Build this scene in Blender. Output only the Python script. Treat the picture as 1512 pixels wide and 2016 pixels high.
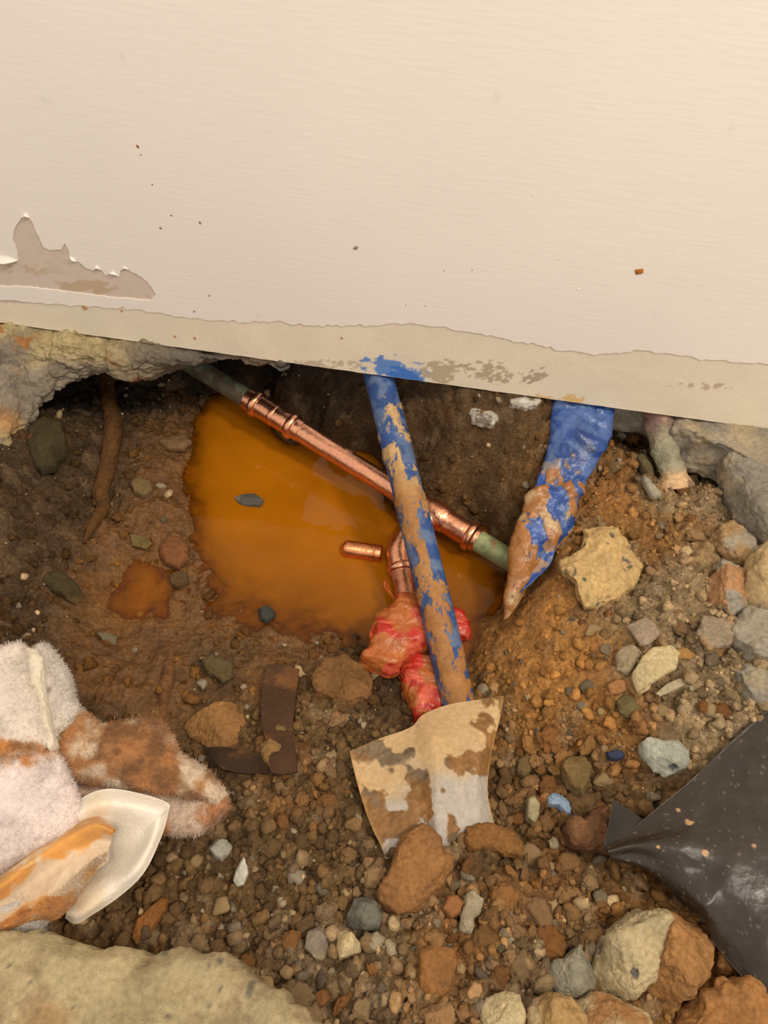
import bpy, bmesh, math, random
import numpy as np
from mathutils import Vector, Matrix
from mathutils.geometry import tessellate_polygon
for o in list(bpy.data.objects): bpy.data.objects.remove(o)
random.seed(7); rng = np.random.default_rng(11)
scn = bpy.context.scene
COL = scn.collection

# ------------------------------------------------------------------ camera
FPX = 1456.0                                   # focal length in pixels of the 1512 x 2016 frame
PITCH, YAW, ROLL = 52.0, 4.0, 5.202212137781196
D0, H0 = 0.6391769650566714, 0.57
def basis(pitch, yaw, roll):
    p, y, r = map(math.radians, (pitch, yaw, roll))
    f = np.array([-math.sin(y)*math.cos(p), math.cos(y)*math.cos(p), -math.sin(p)])
    rt = np.array([math.cos(y), math.sin(y), 0.0]); up = np.cross(rt, f)
    return rt*math.cos(r)+up*math.sin(r), -rt*math.sin(r)+up*math.cos(r), f
BR, BU, BF = basis(PITCH, YAW, ROLL)
CAMP = np.array([0.0, -D0, H0])
cd = bpy.data.cameras.new('camera'); cam = bpy.data.objects.new('camera', cd); COL.objects.link(cam)
cd.sensor_fit = 'VERTICAL'; cd.sensor_height = 36.0; cd.lens = FPX*36.0/2016.0; cd.clip_start = 0.01
M = Matrix.Identity(4)
for i in range(3):
    M[i][0] = BR[i]; M[i][1] = BU[i]; M[i][2] = -BF[i]; M[i][3] = CAMP[i]
cam.matrix_world = M; scn.camera = cam
cd.dof.use_dof = False

# ------------------------------------------------------------------ light
w = bpy.data.worlds.new('world'); scn.world = w; w.use_nodes = True
bg = w.node_tree.nodes['Background']; bg.inputs[0].default_value = (1.0, 0.92, 0.82, 1); bg.inputs[1].default_value = 0.90
def area(name, loc, target, size, power, col):
    l = bpy.data.lights.new(name, 'AREA'); l.shape = 'DISK'; l.size = size; l.energy = power; l.color = col
    o = bpy.data.objects.new(name, l); COL.objects.link(o); o.location = loc
    o.rotation_euler = (Vector(target)-Vector(loc)).to_track_quat('-Z', 'Y').to_euler(); return o
area('ceiling_lamp', (1.05, -0.75, 2.1), (0, -0.1, 0), 0.30, 25, (1.0, 0.88, 0.74))
area('wall_fill', (0.25, -1.15, 2.2), (0, 0, 0.1), 0.45, 13, (1.0, 0.9, 0.78))  # added fill with no known source, lifts the wall's brightness
vs = scn.view_settings; vs.view_transform = 'Standard'; vs.look = 'None'; vs.gamma = 1; vs.exposure = 0.0
vs.use_curve_mapping = False

# ------------------------------------------------------------------ pixels to places
def ray(px, py): return BF + BR*(px-756)/FPX - BU*(py-1008)/FPX
def U(px, py, z):
    r = ray(px, py); return CAMP + r*(z-CAMP[2])/r[2]
def W(px, py, y=0.0):
    r = ray(px, py); return CAMP + r*(y-CAMP[1])/r[1]
def srgb(c):
    c = np.asarray(c, float)/255.0
    return np.where(c <= 0.04045, c/12.92, ((c+0.055)/1.055)**2.4)

# ------------------------------------------------------------------ numpy noise
def _h(i, j, k, s):
    n = (i*374761393 + j*668265263 + k*1274126177 + s*974634777) & 0xFFFFFFFF
    n = ((n ^ (n >> 13))*1274126177) & 0xFFFFFFFF
    n = ((n ^ (n >> 16))*2246822519) & 0xFFFFFFFF
    return ((n ^ (n >> 15)) & 0xFFFFFF)/float(0xFFFFFF)
def vn(P, s=0):
    F = np.floor(P).astype(np.int64); f = P-F; f = f*f*f*(f*(f*6-15)+10)
    o = 0
    for a in (0, 1):
        for b in (0, 1):
            for c in (0, 1):
                wgt = (f[:, 0] if a else 1-f[:, 0])*(f[:, 1] if b else 1-f[:, 1])*(f[:, 2] if c else 1-f[:, 2])
                o = o + wgt*_h(F[:, 0]+a, F[:, 1]+b, F[:, 2]+c, s)
    return o*2-1
def fbm(P, sc, octs=4, s=0, gain=0.5):
    P = np.asarray(P, float)*sc; o = 0; a = 1; t = 0
    for k in range(octs):
        o = o+a*vn(P+k*17.3, s+k); t += a; a *= gain; P = P*2.03
    return o/t
def ridge(P, sc, octs=3, s=0):
    P = np.asarray(P, float)*sc; o = 0; a = 1; t = 0
    for k in range(octs):
        o = o+a*(1-2*np.abs(vn(P+k*9.1, s+k))); t += a; a *= .5; P = P*2.1
    return o/t
def worley(P, sc, s=0, flat=False):
    P = np.asarray(P, float)*sc; F = np.floor(P).astype(np.int64)
    f1 = np.full(len(P), 9.0); f2 = np.full(len(P), 9.0); idv = np.zeros(len(P))
    for a in (-1, 0, 1):
        for b in (-1, 0, 1):
            for c in ((0,) if flat else (-1, 0, 1)):
                I, J, K = F[:, 0]+a, F[:, 1]+b, F[:, 2]+c
                if flat: K = K*0
                d = (I+_h(I, J, K, s)-P[:, 0])**2 + (J+_h(I, J, K, s+1)-P[:, 1])**2
                if not flat: d = d+(K+_h(I, J, K, s+2)-P[:, 2])**2
                d = np.sqrt(d); m = d < f1
                f2 = np.where(m, f1, np.minimum(f2, d)); idv = np.where(m, _h(I, J, K, s+3), idv); f1 = np.where(m, d, f1)
    return f1, f2, idv
def sstep(a, b, x):
    t = np.clip((x-a)/(b-a), 0, 1); return t*t*(3-2*t)
def mixc(a, b, t): return a*(1-t[:, None])+b*t[:, None]

# ------------------------------------------------------------------ mesh helpers
def mesh_np(name, V, F, col=None, attrs=None, smooth=True):
    me = bpy.data.meshes.new(name); V = np.asarray(V, np.float32)
    F = np.asarray(F, np.int32); n = F.shape[1]
    me.vertices.add(len(V)); me.vertices.foreach_set('co', V.ravel())
    me.loops.add(F.size); me.loops.foreach_set('vertex_index', F.ravel())
    me.polygons.add(len(F)); me.polygons.foreach_set('loop_start', np.arange(0, F.size, n, dtype=np.int32))
    me.polygons.foreach_set('loop_total', np.full(len(F), n, np.int32))
    me.update(calc_edges=True)
    me.polygons.foreach_set('use_smooth', np.full(len(F), smooth))
    if col is not None:
        a = me.color_attributes.new('Col', 'FLOAT_COLOR', 'POINT')
        c = np.ones((len(V), 4), np.float32); c[:, :3] = col; a.data.foreach_set('color', c.ravel())
    for k, v in (attrs or {}).items():
        a = me.attributes.new(k, 'FLOAT', 'POINT'); a.data.foreach_set('value', np.asarray(v, np.float32))
    me.validate(); return me
def obj(name, me, mat, parent=None, origin=None):
    o = bpy.data.objects.new(name, me); COL.objects.link(o)
    if mat and not me.materials: me.materials.append(mat)
    if parent is not None: o.parent = parent; o.matrix_parent_inverse = parent.matrix_world.inverted()
    return o
def centre(V):
    c = np.array([V[:, 0].mean(), V[:, 1].mean(), V[:, 2].min()]); return c
def solid(name, V, F, col, mat, parent=None, attrs=None, smooth=True):
    """mesh whose origin sits at its base"""
    c = centre(V) if parent is None else np.zeros(3)
    o = obj(name, mesh_np(name, V-c, F, col, attrs, smooth), mat, None)
    if parent is None: o.location = c
    else:
        o.parent = parent; o.matrix_parent_inverse = Matrix.Translation(parent.location).inverted()
    return o
def tag(o, label=None, cat=None, group=None, kind=None):
    if label: o['label'] = label
    if cat: o['category'] = cat
    if group: o['group'] = group
    if kind: o['kind'] = kind
    return o
def thing(name, label, cat, loc, group=None):
    o = bpy.data.objects.new(name, None); COL.objects.link(o); o.location = loc; o.empty_display_size = .01
    return tag(o, label, cat, group)
def grid_faces(nu, nv, cu=False, cv=False):
    iu = np.arange(nu if cu else nu-1); iv = np.arange(nv if cv else nv-1)
    A, B = np.meshgrid(iu, iv, indexing='ij'); A = A.ravel(); B = B.ravel()
    A2 = (A+1) % nu; B2 = (B+1) % nv
    return np.stack([A*nv+B, A2*nv+B, A2*nv+B2, A*nv+B2], 1)
def normals_of(V, F):
    T = V[F]; n = np.cross(T[:, 2]-T[:, 0], T[:, 3 % F.shape[1]]-T[:, 1]) if F.shape[1] == 4 else np.cross(T[:, 1]-T[:, 0], T[:, 2]-T[:, 0])
    N = np.zeros_like(V)
    for k in range(F.shape[1]): np.add.at(N, F[:, k], n)
    return N/(np.linalg.norm(N, axis=1)[:, None]+1e-12)
def catmull(P, n, closed=False):
    P = np.asarray(P, float); m = len(P)
    t = np.linspace(0, m if closed else m-1, n, endpoint=not closed)
    i = np.floor(t).astype(int)
    if not closed: i = np.minimum(i, m-2)
    f = (t-i).reshape((-1,)+(1,)*(P.ndim-1))
    g = (lambda k: P[k % m]) if closed else (lambda k: np.where(((k < 0) | (k > m-1)).reshape((-1,)+(1,)*(P.ndim-1)), 2*P[np.clip(k, 0, m-1)]-P[np.clip(2*np.clip(k, 0, m-1)-k, 0, m-1)], P[np.clip(k, 0, m-1)]))
    p0, p1, p2, p3 = g(i-1), g(i), g(i+1), g(i+2)
    return .5*((2*p1)+(-p0+p2)*f+(2*p0-5*p1+4*p2-p3)*f*f+(-p0+3*p1-3*p2+p3)*f**3)
def loft(rows, nu, nv, closed=False):
    """rows: (R, K, 3) control net -> nu x nv smooth grid"""
    R = np.array(rows, float)
    A = catmull(R, nu)
    B = catmull(np.swapaxes(A, 0, 1), nv, closed)
    return np.swapaxes(B, 0, 1)
def sheet(G, th):
    """closed thin body from grid G with thickness th"""
    nu, nv = G.shape[:2]; V = G.reshape(-1, 3); F = grid_faces(nu, nv); N = normals_of(V, F)
    if N[:, 2].mean() < 0: N = -N; F = F[:, ::-1]
    V2 = np.concatenate([V, V-N*th]); n = len(V)
    ring = [i*nv for i in range(nu)]+[(nu-1)*nv+j for j in range(1, nv)]+[i*nv+nv-1 for i in range(nu-2, -1, -1)]+[j for j in range(nv-2, 0, -1)]
    ring = np.array(ring); nx = np.roll(ring, -1)
    return V2, np.concatenate([F, F[:, ::-1]+n, np.stack([ring, nx, nx+n, ring+n], 1)]), n
def frames(P):
    T = np.gradient(P, axis=0); T /= np.linalg.norm(T, axis=1)[:, None]
    up = np.array([0, 0, 1.0]); X = []; prev = None
    for t in T:
        if prev is None:
            x = np.cross(t, up)
            if np.linalg.norm(x) < .1: x = np.cross(t, [1, 0, 0])
        else: x = prev-t*np.dot(prev, t)
        x /= np.linalg.norm(x); X.append(x); prev = x
    X = np.array(X); return T, X, np.cross(X, T)
def tube(P, R, nv=32, caps=True):
    P = np.asarray(P, float); R = np.asarray(R, float)
    if caps:
        P = np.concatenate([P[:1], P, P[-1:]]); R = np.concatenate([[1e-5], R, [1e-5]])
    Q = P.copy(); Q[0] = Q[1]-(Q[2]-Q[1])*1e-3; Q[-1] = Q[-2]+(Q[-2]-Q[-3])*1e-3
    T, X, Y = frames(Q); a = np.linspace(0, 2*np.pi, nv, endpoint=False)
    V = P[:, None]+R[:, None, None]*(X[:, None]*np.cos(a)[None, :, None]+Y[:, None]*np.sin(a)[None, :, None])
    return V.reshape(-1, 3), grid_faces(len(P), nv, cv=True)
def resample(P, n):
    P = np.asarray(P, float); d = np.r_[0, np.cumsum(np.linalg.norm(np.diff(P, axis=0), axis=1))]
    t = np.linspace(0, d[-1], n); return np.stack([np.interp(t, d, P[:, k]) for k in range(3)], 1)
def blob(outline, z, h, nlat=28, nlon=96, e=0.55, eh=0.8, under=0.7, smooth=0.0, c=None, tilt=(0, 0)):
    """closed body with the given outline (pixels at height z), pillow-shaped above and below"""
    P = np.array([U(x, y, z) for x, y in outline])
    d = np.r_[0, np.cumsum(np.linalg.norm(np.diff(np.vstack([P, P[:1]]), axis=0), axis=1))]
    Pc = np.vstack([P, P[:1]]); t = np.linspace(0, d[-1], 400, endpoint=False)
    Q = np.stack([np.interp(t, d, Pc[:, k]) for k in range(3)], 1)
    if smooth:
        k = max(1, int(400*smooth)); ker = np.hanning(2*k+3); ker /= ker.sum()
        Q = np.stack([np.convolve(np.r_[Q[-k-1:, i], Q[:, i], Q[:k+1, i]], ker, 'valid') for i in range(3)], 1)
    Q = Q[np.linspace(0, 400, nlon, endpoint=False).astype(int)]
    if c is None: c = Q.mean(0)
    else: c = U(c[0], c[1], z)
    la = np.linspace(-np.pi/2, np.pi/2, nlat)
    rad = np.cos(la)**e; hz = np.sign(la)*np.abs(np.sin(la))**eh*h; hz = np.where(la < 0, hz*under, hz)
    k = nlon//5; ker = np.hanning(2*k+3); ker /= ker.sum()                 # the outline's notches fade out towards the middle
    Qs = np.stack([np.convolve(np.r_[Q[-k-1:, i], Q[:, i], Q[:k+1, i]], ker, 'valid') for i in range(3)], 1)
    wq = sstep(.35, .97, rad)[:, None, None]
    V = c+((Q-c)[None]*wq+(Qs-c)[None]*(1-wq))*rad[:, None, None]; V[..., 2] += hz[:, None]
    V[..., 2] += (V[..., 0]-c[0])*tilt[0]+(V[..., 1]-c[1])*tilt[1]
    return V.reshape(-1, 3), grid_faces(nlat, nlon, cv=True)[:, ::-1]
def displace(V, F, amount):
    N = normals_of(V, F)
    c = V.mean(0)
    if (np.einsum('ij,ij->i', V-c, N)).mean() < 0: N = -N
    return V+N*amount[:, None]
def tri(F): return np.concatenate([F[:, :3], F[:, [0, 2, 3]]]) if F.shape[1] == 4 else F
_ico = {}
def ico(sub):
    if sub not in _ico:
        bm = bmesh.new(); bmesh.ops.create_icosphere(bm, subdivisions=sub, radius=1)
        _ico[sub] = (np.array([v.co[:] for v in bm.verts]), np.array([[v.index for v in f.verts] for f in bm.faces])); bm.free()
    return _ico[sub]
def rock_verts(sub, seed, cuts=9, rough=.1, dims=(1, .8, .6)):
    V, F = ico(sub); r = np.random.default_rng(seed)
    n = r.normal(size=(cuts, 3)); n /= np.linalg.norm(n, axis=1)[:, None]; off = r.uniform(.6, .95, cuts)
    d = V@n.T; rad = np.min(np.where(d > .05, off/np.maximum(d, .05), 9), axis=1); rad = np.minimum(rad, 1.05)
    P = V*rad[:, None]
    P = P*(1+rough*fbm(P, 2.2, 3, seed)[:, None]+rough*.5*fbm(P, 7, 2, seed+5)[:, None])
    return P*np.array(dims), F

# ------------------------------------------------------------------ materials
def mat_attr(name, rough=.8, bumps=((300, .4, .6),), spec=.3, wet=False, speck=None, sheen=0, trans=0, metallic=0, objcol=False, coat=0, vary=.18):
    m = bpy.data.materials.new(name); m.use_nodes = True; nt = m.node_tree; N = nt.nodes; L = nt.links
    b = N['Principled BSDF']; b.inputs['Specular IOR Level'].default_value = spec; b.inputs['Roughness'].default_value = rough
    b.inputs['Metallic'].default_value = metallic; b.inputs['Coat Weight'].default_value = coat; b.inputs['Coat Roughness'].default_value = .15
    tc = N.new('ShaderNodeTexCoord'); co = tc.outputs['Object']
    if objcol:
        oi = N.new('ShaderNodeObjectInfo'); src = oi.outputs['Color']
        ad = N.new('ShaderNodeVectorMath'); ad.operation = 'ADD'; L.new(co, ad.inputs[0]); L.new(oi.outputs['Location'], ad.inputs[1]); co = ad.outputs[0]
    else:
        a = N.new('ShaderNodeAttribute'); a.attribute_name = 'Col'; src = a.outputs['Color']
    nz = N.new('ShaderNodeTexNoise'); nz.inputs['Scale'].default_value = 260; nz.inputs['Detail'].default_value = 5; L.new(co, nz.inputs['Vector'])
    mr = N.new('ShaderNodeMapRange'); mr.inputs[1].default_value = .3; mr.inputs[2].default_value = .7; mr.inputs[3].default_value = 1-vary; mr.inputs[4].default_value = 1+vary
    L.new(nz.outputs['Fac'], mr.inputs[0])
    mu = N.new('ShaderNodeVectorMath'); mu.operation = 'SCALE'; L.new(src, mu.inputs[0]); L.new(mr.outputs[0], mu.inputs['Scale']); c = mu.outputs[0]
    if speck:
        for scl, thr, colr, amt in speck:
            v = N.new('ShaderNodeTexVoronoi'); v.inputs['Scale'].default_value = scl; L.new(co, v.inputs['Vector'])
            r = N.new('ShaderNodeMapRange'); r.inputs[1].default_value = thr; r.inputs[2].default_value = thr*.7; r.inputs[3].default_value = 0; r.inputs[4].default_value = amt
            L.new(v.outputs['Distance'], r.inputs[0])
            x = N.new('ShaderNodeMix'); x.data_type = 'RGBA'; L.new(r.outputs[0], x.inputs[0]); L.new(c, x.inputs[6]); x.inputs[7].default_value = (*srgb(colr), 1); c = x.outputs[2]
    L.new(c, b.inputs['Base Color'])
    if wet:
        wa = N.new('ShaderNodeAttribute'); wa.attribute_name = 'wet'
        r = N.new('ShaderNodeMapRange'); r.inputs[3].default_value = rough; r.inputs[4].default_value = .2; L.new(wa.outputs['Fac'], r.inputs[0]); L.new(r.outputs[0], b.inputs['Roughness'])
        r2 = N.new('ShaderNodeMapRange'); r2.inputs[3].default_value = spec; r2.inputs[4].default_value = .5; L.new(wa.outputs['Fac'], r2.inputs[0]); L.new(r2.outputs[0], b.inputs['Specular IOR Level'])
    prev = None
    for sc, st, det in bumps:
        t = N.new('ShaderNodeTexNoise'); t.inputs['Scale'].default_value = sc; t.inputs['Detail'].default_value = 6; t.inputs['Roughness'].default_value = det; L.new(co, t.inputs['Vector'])
        bp = N.new('ShaderNodeBump'); bp.inputs['Strength'].default_value = st; bp.inputs['Distance'].default_value = 2.0/sc/max(1, sc/400)**.5; L.new(t.outputs['Fac'], bp.inputs['Height'])
        if prev: L.new(prev, bp.inputs['Normal'])
        prev = bp.outputs['Normal']
    if prev: L.new(prev, b.inputs['Normal'])
    if sheen: b.inputs['Sheen Weight'].default_value = sheen
    if trans:
        tr = N.new('ShaderNodeBsdfTranslucent'); L.new(c, tr.inputs['Color']); mx = N.new('ShaderNodeMixShader'); mx.inputs[0].default_value = trans
        L.new(b.outputs[0], mx.inputs[1]); L.new(tr.outputs[0], mx.inputs[2]); L.new(mx.outputs[0], N['Material Output'].inputs[0])
    return m
M_SOIL = mat_attr('soil', .92, ((90, .5, .6), (420, .42, .7)), .12, wet=True, speck=((330, .16, (205, 180, 140), .35),), vary=.30)
M_CRUMB = mat_attr('soil_crumb', .95, ((180, .45, .65), (500, .35, .7)), .1, vary=.25)
M_STONE = mat_attr('stone', .9, ((160, .45, .65), (600, .35, .7)), .2, objcol=True, vary=.25)
M_ROCK = mat_attr('painted_rock', .9, ((120, .4, .6), (480, .35, .7)), .15, vary=.2)
M_CONC = mat_attr('broken_concrete', .93, ((110, .45, .65), (480, .6, .7)), .12, vary=.18)
M_BLUE = mat_attr('muddy_blue', .5, ((200, .15, .6), (800, .25, .6)), .35, vary=.12)
M_FILM = mat_attr('plastic_film', .28, ((60, .2, .5),), .5, vary=.08)
M_BLACK = mat_attr('black_film', .33, ((40, .08, .5),), .5, vary=.06)
M_CLOTH = mat_attr('terry_cloth', .97, ((900, .7, .6), (260, .3, .6)), .08, sheen=.25, vary=.07)
M_HEM = mat_attr('woven_cotton', .92, ((420, .25, .6),), .1, sheen=.15, vary=.05)
M_SHEET = mat_attr('translucent_sheet', .4, ((140, .25, .6),), .35, trans=.3, vary=.12)
M_WALLB = mat_attr('wall_render', .62, ((70, .03, .5), (500, .04, .6)), .3, vary=.03)
M_LEAD = mat_attr('crusted_lead', .6, ((220, .5, .65),), .35, vary=.2)
M_ROOT = mat_attr('root_bark', .75, ((120, .5, .6),), .25, vary=.25)

def mat_paint():
    m = bpy.data.materials.new('wall_paint'); m.use_nodes = True; nt = m.node_tree; N = nt.nodes; L = nt.links; b = N['Principled BSDF']
    tc = N.new('ShaderNodeTexCoord'); co = tc.outputs['Object']
    n1 = N.new('ShaderNodeTexNoise'); n1.inputs['Scale'].default_value = 3.2; n1.inputs['Detail'].default_value = 3; L.new(co, n1.inputs['Vector'])
    rp = N.new('ShaderNodeValToRGB'); rp.color_ramp.elements[0].position = .3; rp.color_ramp.elements[0].color = (*srgb((236, 229, 219)), 1)
    rp.color_ramp.elements[1].position = .7; rp.color_ramp.elements[1].color = (*srgb((243, 234, 225)), 1); L.new(n1.outputs['Fac'], rp.inputs[0])
    n2 = N.new('ShaderNodeTexNoise'); n2.inputs['Scale'].default_value = 28; n2.inputs['Detail'].default_value = 4
    L.new(co, n2.inputs['Vector']); r2 = N.new('ShaderNodeMapRange'); r2.inputs[1].default_value = .70; r2.inputs[2].default_value = .8; r2.inputs[3].default_value = 0; r2.inputs[4].default_value = .28
    L.new(n2.outputs['Fac'], r2.inputs[0])
    mx = N.new('ShaderNodeMix'); mx.data_type = 'RGBA'; L.new(r2.outputs[0], mx.inputs[0]); L.new(rp.outputs[0], mx.inputs[6]); mx.inputs[7].default_value = (*srgb((178, 170, 158)), 1)
    L.new(mx.outputs[2], b.inputs['Base Color']); b.inputs['Roughness'].default_value = .48; b.inputs['Specular IOR Level'].default_value = .3
    mp = N.new('ShaderNodeMapping'); mp.inputs['Scale'].default_value = (40, 40, 260); mp.inputs['Rotation'].default_value = (0, math.radians(8), 0); L.new(co, mp.inputs['Vector'])
    n3 = N.new('ShaderNodeTexNoise'); n3.inputs['Scale'].default_value = 1; n3.inputs['Detail'].default_value = 5; L.new(mp.outputs[0], n3.inputs['Vector'])
    bp = N.new('ShaderNodeBump'); bp.inputs['Strength'].default_value = .10; bp.inputs['Distance'].default_value = .002; L.new(n3.outputs['Fac'], bp.inputs['Height']); L.new(bp.outputs[0], b.inputs['Normal'])
    return m
def mat_copper():
    m = mat_attr('copper', .2, ((60, .08, .5), (380, .12, .6)), .5, metallic=1, vary=.12); N = m.node_tree.nodes; L = m.node_tree.links
    a = N.new('ShaderNodeAttribute'); a.attribute_name = 'dull'; b = N['Principled BSDF']
    r = N.new('ShaderNodeMapRange'); r.inputs[3].default_value = 1; r.inputs[4].default_value = .15; L.new(a.outputs['Fac'], r.inputs[0]); L.new(r.outputs[0], b.inputs['Metallic'])
    r = N.new('ShaderNodeMapRange'); r.inputs[3].default_value = .24; r.inputs[4].default_value = .7; L.new(a.outputs['Fac'], r.inputs[0]); L.new(r.outputs[0], b.inputs['Roughness'])
    return m
def mat_water():
    m = bpy.data.materials.new('muddy_water'); m.use_nodes = True; nt = m.node_tree; N = nt.nodes; L = nt.links; N.remove(N['Principled BSDF'])
    tc = N.new('ShaderNodeTexCoord')
    at = N.new('ShaderNodeAttribute'); at.attribute_name = 'murk'
    n = N.new('ShaderNodeTexNoise'); n.inputs['Scale'].default_value = 9; n.inputs['Detail'].default_value = 3; L.new(tc.outputs['Object'], n.inputs['Vector'])
    rp = N.new('ShaderNodeValToRGB'); rp.color_ramp.elements[0].position = .3; rp.color_ramp.elements[0].color = (*srgb((152, 88, 8)), 1)
    rp.color_ramp.elements[1].position = .7; rp.color_ramp.elements[1].color = (*srgb((176, 106, 12)), 1); L.new(n.outputs['Fac'], rp.inputs[0])
    df = N.new('ShaderNodeBsdfDiffuse'); L.new(rp.outputs[0], df.inputs[0])
    tr = N.new('ShaderNodeBsdfTransparent'); tr.inputs[0].default_value = (.86, .62, .30, 1)
    mx = N.new('ShaderNodeMixShader'); L.new(at.outputs['Fac'], mx.inputs[0]); L.new(tr.outputs[0], mx.inputs[1]); L.new(df.outputs[0], mx.inputs[2])
    gl = N.new('ShaderNodeBsdfGlossy'); gl.inputs['Roughness'].default_value = .04
    fr = N.new('ShaderNodeFresnel'); fr.inputs[0].default_value = 1.33
    wv = N.new('ShaderNodeTexNoise'); wv.inputs['Scale'].default_value = 30; L.new(tc.outputs['Object'], wv.inputs['Vector'])
    bp = N.new('ShaderNodeBump'); bp.inputs['Strength'].default_value = .06; bp.inputs['Distance'].default_value = .01; L.new(wv.outputs['Fac'], bp.inputs['Height'])
    L.new(bp.outputs[0], gl.inputs['Normal']); L.new(bp.outputs[0], fr.inputs['Normal'])
    m2 = N.new('ShaderNodeMixShader'); L.new(fr.outputs[0], m2.inputs[0]); L.new(mx.outputs[0], m2.inputs[1]); L.new(gl.outputs[0], m2.inputs[2])
    L.new(m2.outputs[0], N['Material Output'].inputs[0]); return m
M_PAINT = mat_paint(); M_COPPER = mat_copper(); M_WATER = mat_water()

# ------------------------------------------------------------------ the ground inside the hole
ZW = -0.160                                     # water level
PAL = {'C': (172, 117, 60), 'B': (114, 85, 54), 'G': (126, 100, 72), 'M': (118, 76, 34), 'D': (76, 53, 29), 'R': (160, 132, 98), 'K': (46, 34, 24), 'O': (142, 98, 54), 'W': (130, 82, 26)}  # D: wet soil darkened for bank shade; K: shade of hollows painted in
WET = {'C': .05, 'B': .1, 'G': 0, 'M': .95, 'D': .5, 'R': 0, 'K': .3, 'O': .1, 'W': 1}
LUMP = {'C': .45, 'B': .9, 'G': 1, 'M': .55, 'D': .8, 'R': .9, 'K': .8, 'O': 1, 'W': .35}
CP = []
def cp(s):
    for t in s.split(';'):
        a = t.split(',')
        if len(a) == 4:
            x, y, z = float(a[0]), float(a[1]), float(a[2])/1000; p = U(x, y, z); CP.append((p[0], p[1], z, a[3].strip()))
def cw(x, y, z, k): CP.append((x, y, z, k))
cp('450,850,-205,W;520,900,-210,W;480,980,-205,W;560,1000,-210,W;620,1080,-205,W;700,1150,-200,W;520,1100,-198,W;640,950,-205,W;700,1050,-205,W;760,1120,-200,W;450,1070,-195,W;420,930,-190,W;620,1170,-185,W;700,1210,-180,W')
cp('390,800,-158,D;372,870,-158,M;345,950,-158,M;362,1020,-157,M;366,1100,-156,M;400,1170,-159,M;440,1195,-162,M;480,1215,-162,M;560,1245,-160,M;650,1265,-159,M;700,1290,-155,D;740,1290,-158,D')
cp('270,1160,-170,W;230,1185,-166,W;315,1170,-168,W;265,1215,-164,W;285,1130,-166,W')
cp('300,1060,-151,M;250,1020,-148,M;335,1225,-158,M;160,1150,-145,M;200,1260,-148,M;430,1240,-156,M;540,1280,-153,M;320,960,-151,M;230,1080,-149,M;330,1280,-150,M')
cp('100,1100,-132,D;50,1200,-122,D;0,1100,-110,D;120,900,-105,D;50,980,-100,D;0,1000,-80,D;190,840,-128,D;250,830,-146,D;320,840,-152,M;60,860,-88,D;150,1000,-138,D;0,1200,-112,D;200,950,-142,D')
cp('180,765,-150,K;260,760,-150,K;330,745,-145,K;330,790,-153,K;260,790,-152,K;390,770,-156,K;230,770,-152,K;110,790,-130,K')  # hollow under the slab: its shade painted as near-black soil
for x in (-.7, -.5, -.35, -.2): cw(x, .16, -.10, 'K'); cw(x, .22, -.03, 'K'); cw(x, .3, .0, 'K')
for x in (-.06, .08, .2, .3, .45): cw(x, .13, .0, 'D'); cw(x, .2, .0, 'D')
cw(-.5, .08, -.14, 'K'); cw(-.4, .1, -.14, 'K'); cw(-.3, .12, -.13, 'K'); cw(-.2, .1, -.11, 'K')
cp('900,790,-22,D;900,840,-45,D;900,900,-78,B;890,960,-118,O;800,860,-85,D;650,790,-95,K;600,760,-85,K;560,740,-80,K;700,860,-140,D;760,930,-158,D;620,850,-163,D;860,1030,-161,D;840,940,-118,D;780,790,-30,D')  # back face: codes paint it dark at the top, lit brown lower down
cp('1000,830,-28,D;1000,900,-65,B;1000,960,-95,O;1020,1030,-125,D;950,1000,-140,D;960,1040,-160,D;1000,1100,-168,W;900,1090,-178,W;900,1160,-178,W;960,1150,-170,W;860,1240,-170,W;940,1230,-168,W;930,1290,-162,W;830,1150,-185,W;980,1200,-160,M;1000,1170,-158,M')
cp('920,1330,-150,O;1000,1270,-122,C;1060,1200,-92,C;1040,1260,-108,C;1100,1150,-80,C;1180,1130,-72,B;1100,1080,-85,O;1150,1000,-76,O;1150,930,-72,O;1200,890,-70,O;1250,910,-65,O;1225,840,-105,K;1300,990,-56,R;1310,930,-66,O;1400,850,-120,K;1390,890,-110,K;1350,880,-110,K;1370,950,-56,G;1430,1010,-46,R;1480,1060,-80,K;1300,1060,-55,O;1240,1000,-62,C;1250,1200,-58,R;1400,1100,-40,R;1440,1250,-30,R;1350,1180,-45,R;1350,1280,-42,R;1250,1320,-56,R;1150,1300,-78,C;1150,1380,-82,C;1080,1330,-95,C;1420,1400,-38,R;1480,1330,-25,R;1330,1440,-58,R;1230,1450,-76,O;1120,1450,-98,O;1020,1450,-115,O;960,1390,-130,O;1050,1390,-105,C')
cp('870,1340,-156,D;700,1340,-142,D;780,1310,-153,D;610,1320,-149,M;640,1390,-134,B;500,1330,-142,M;430,1310,-142,D;420,1420,-142,B;350,1340,-142,M;300,1400,-136,M;220,1360,-130,M;170,1420,-115,D;550,1450,-128,B;660,1490,-118,B;750,1450,-122,B;780,1380,-140,D;620,1340,-143,D')
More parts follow.
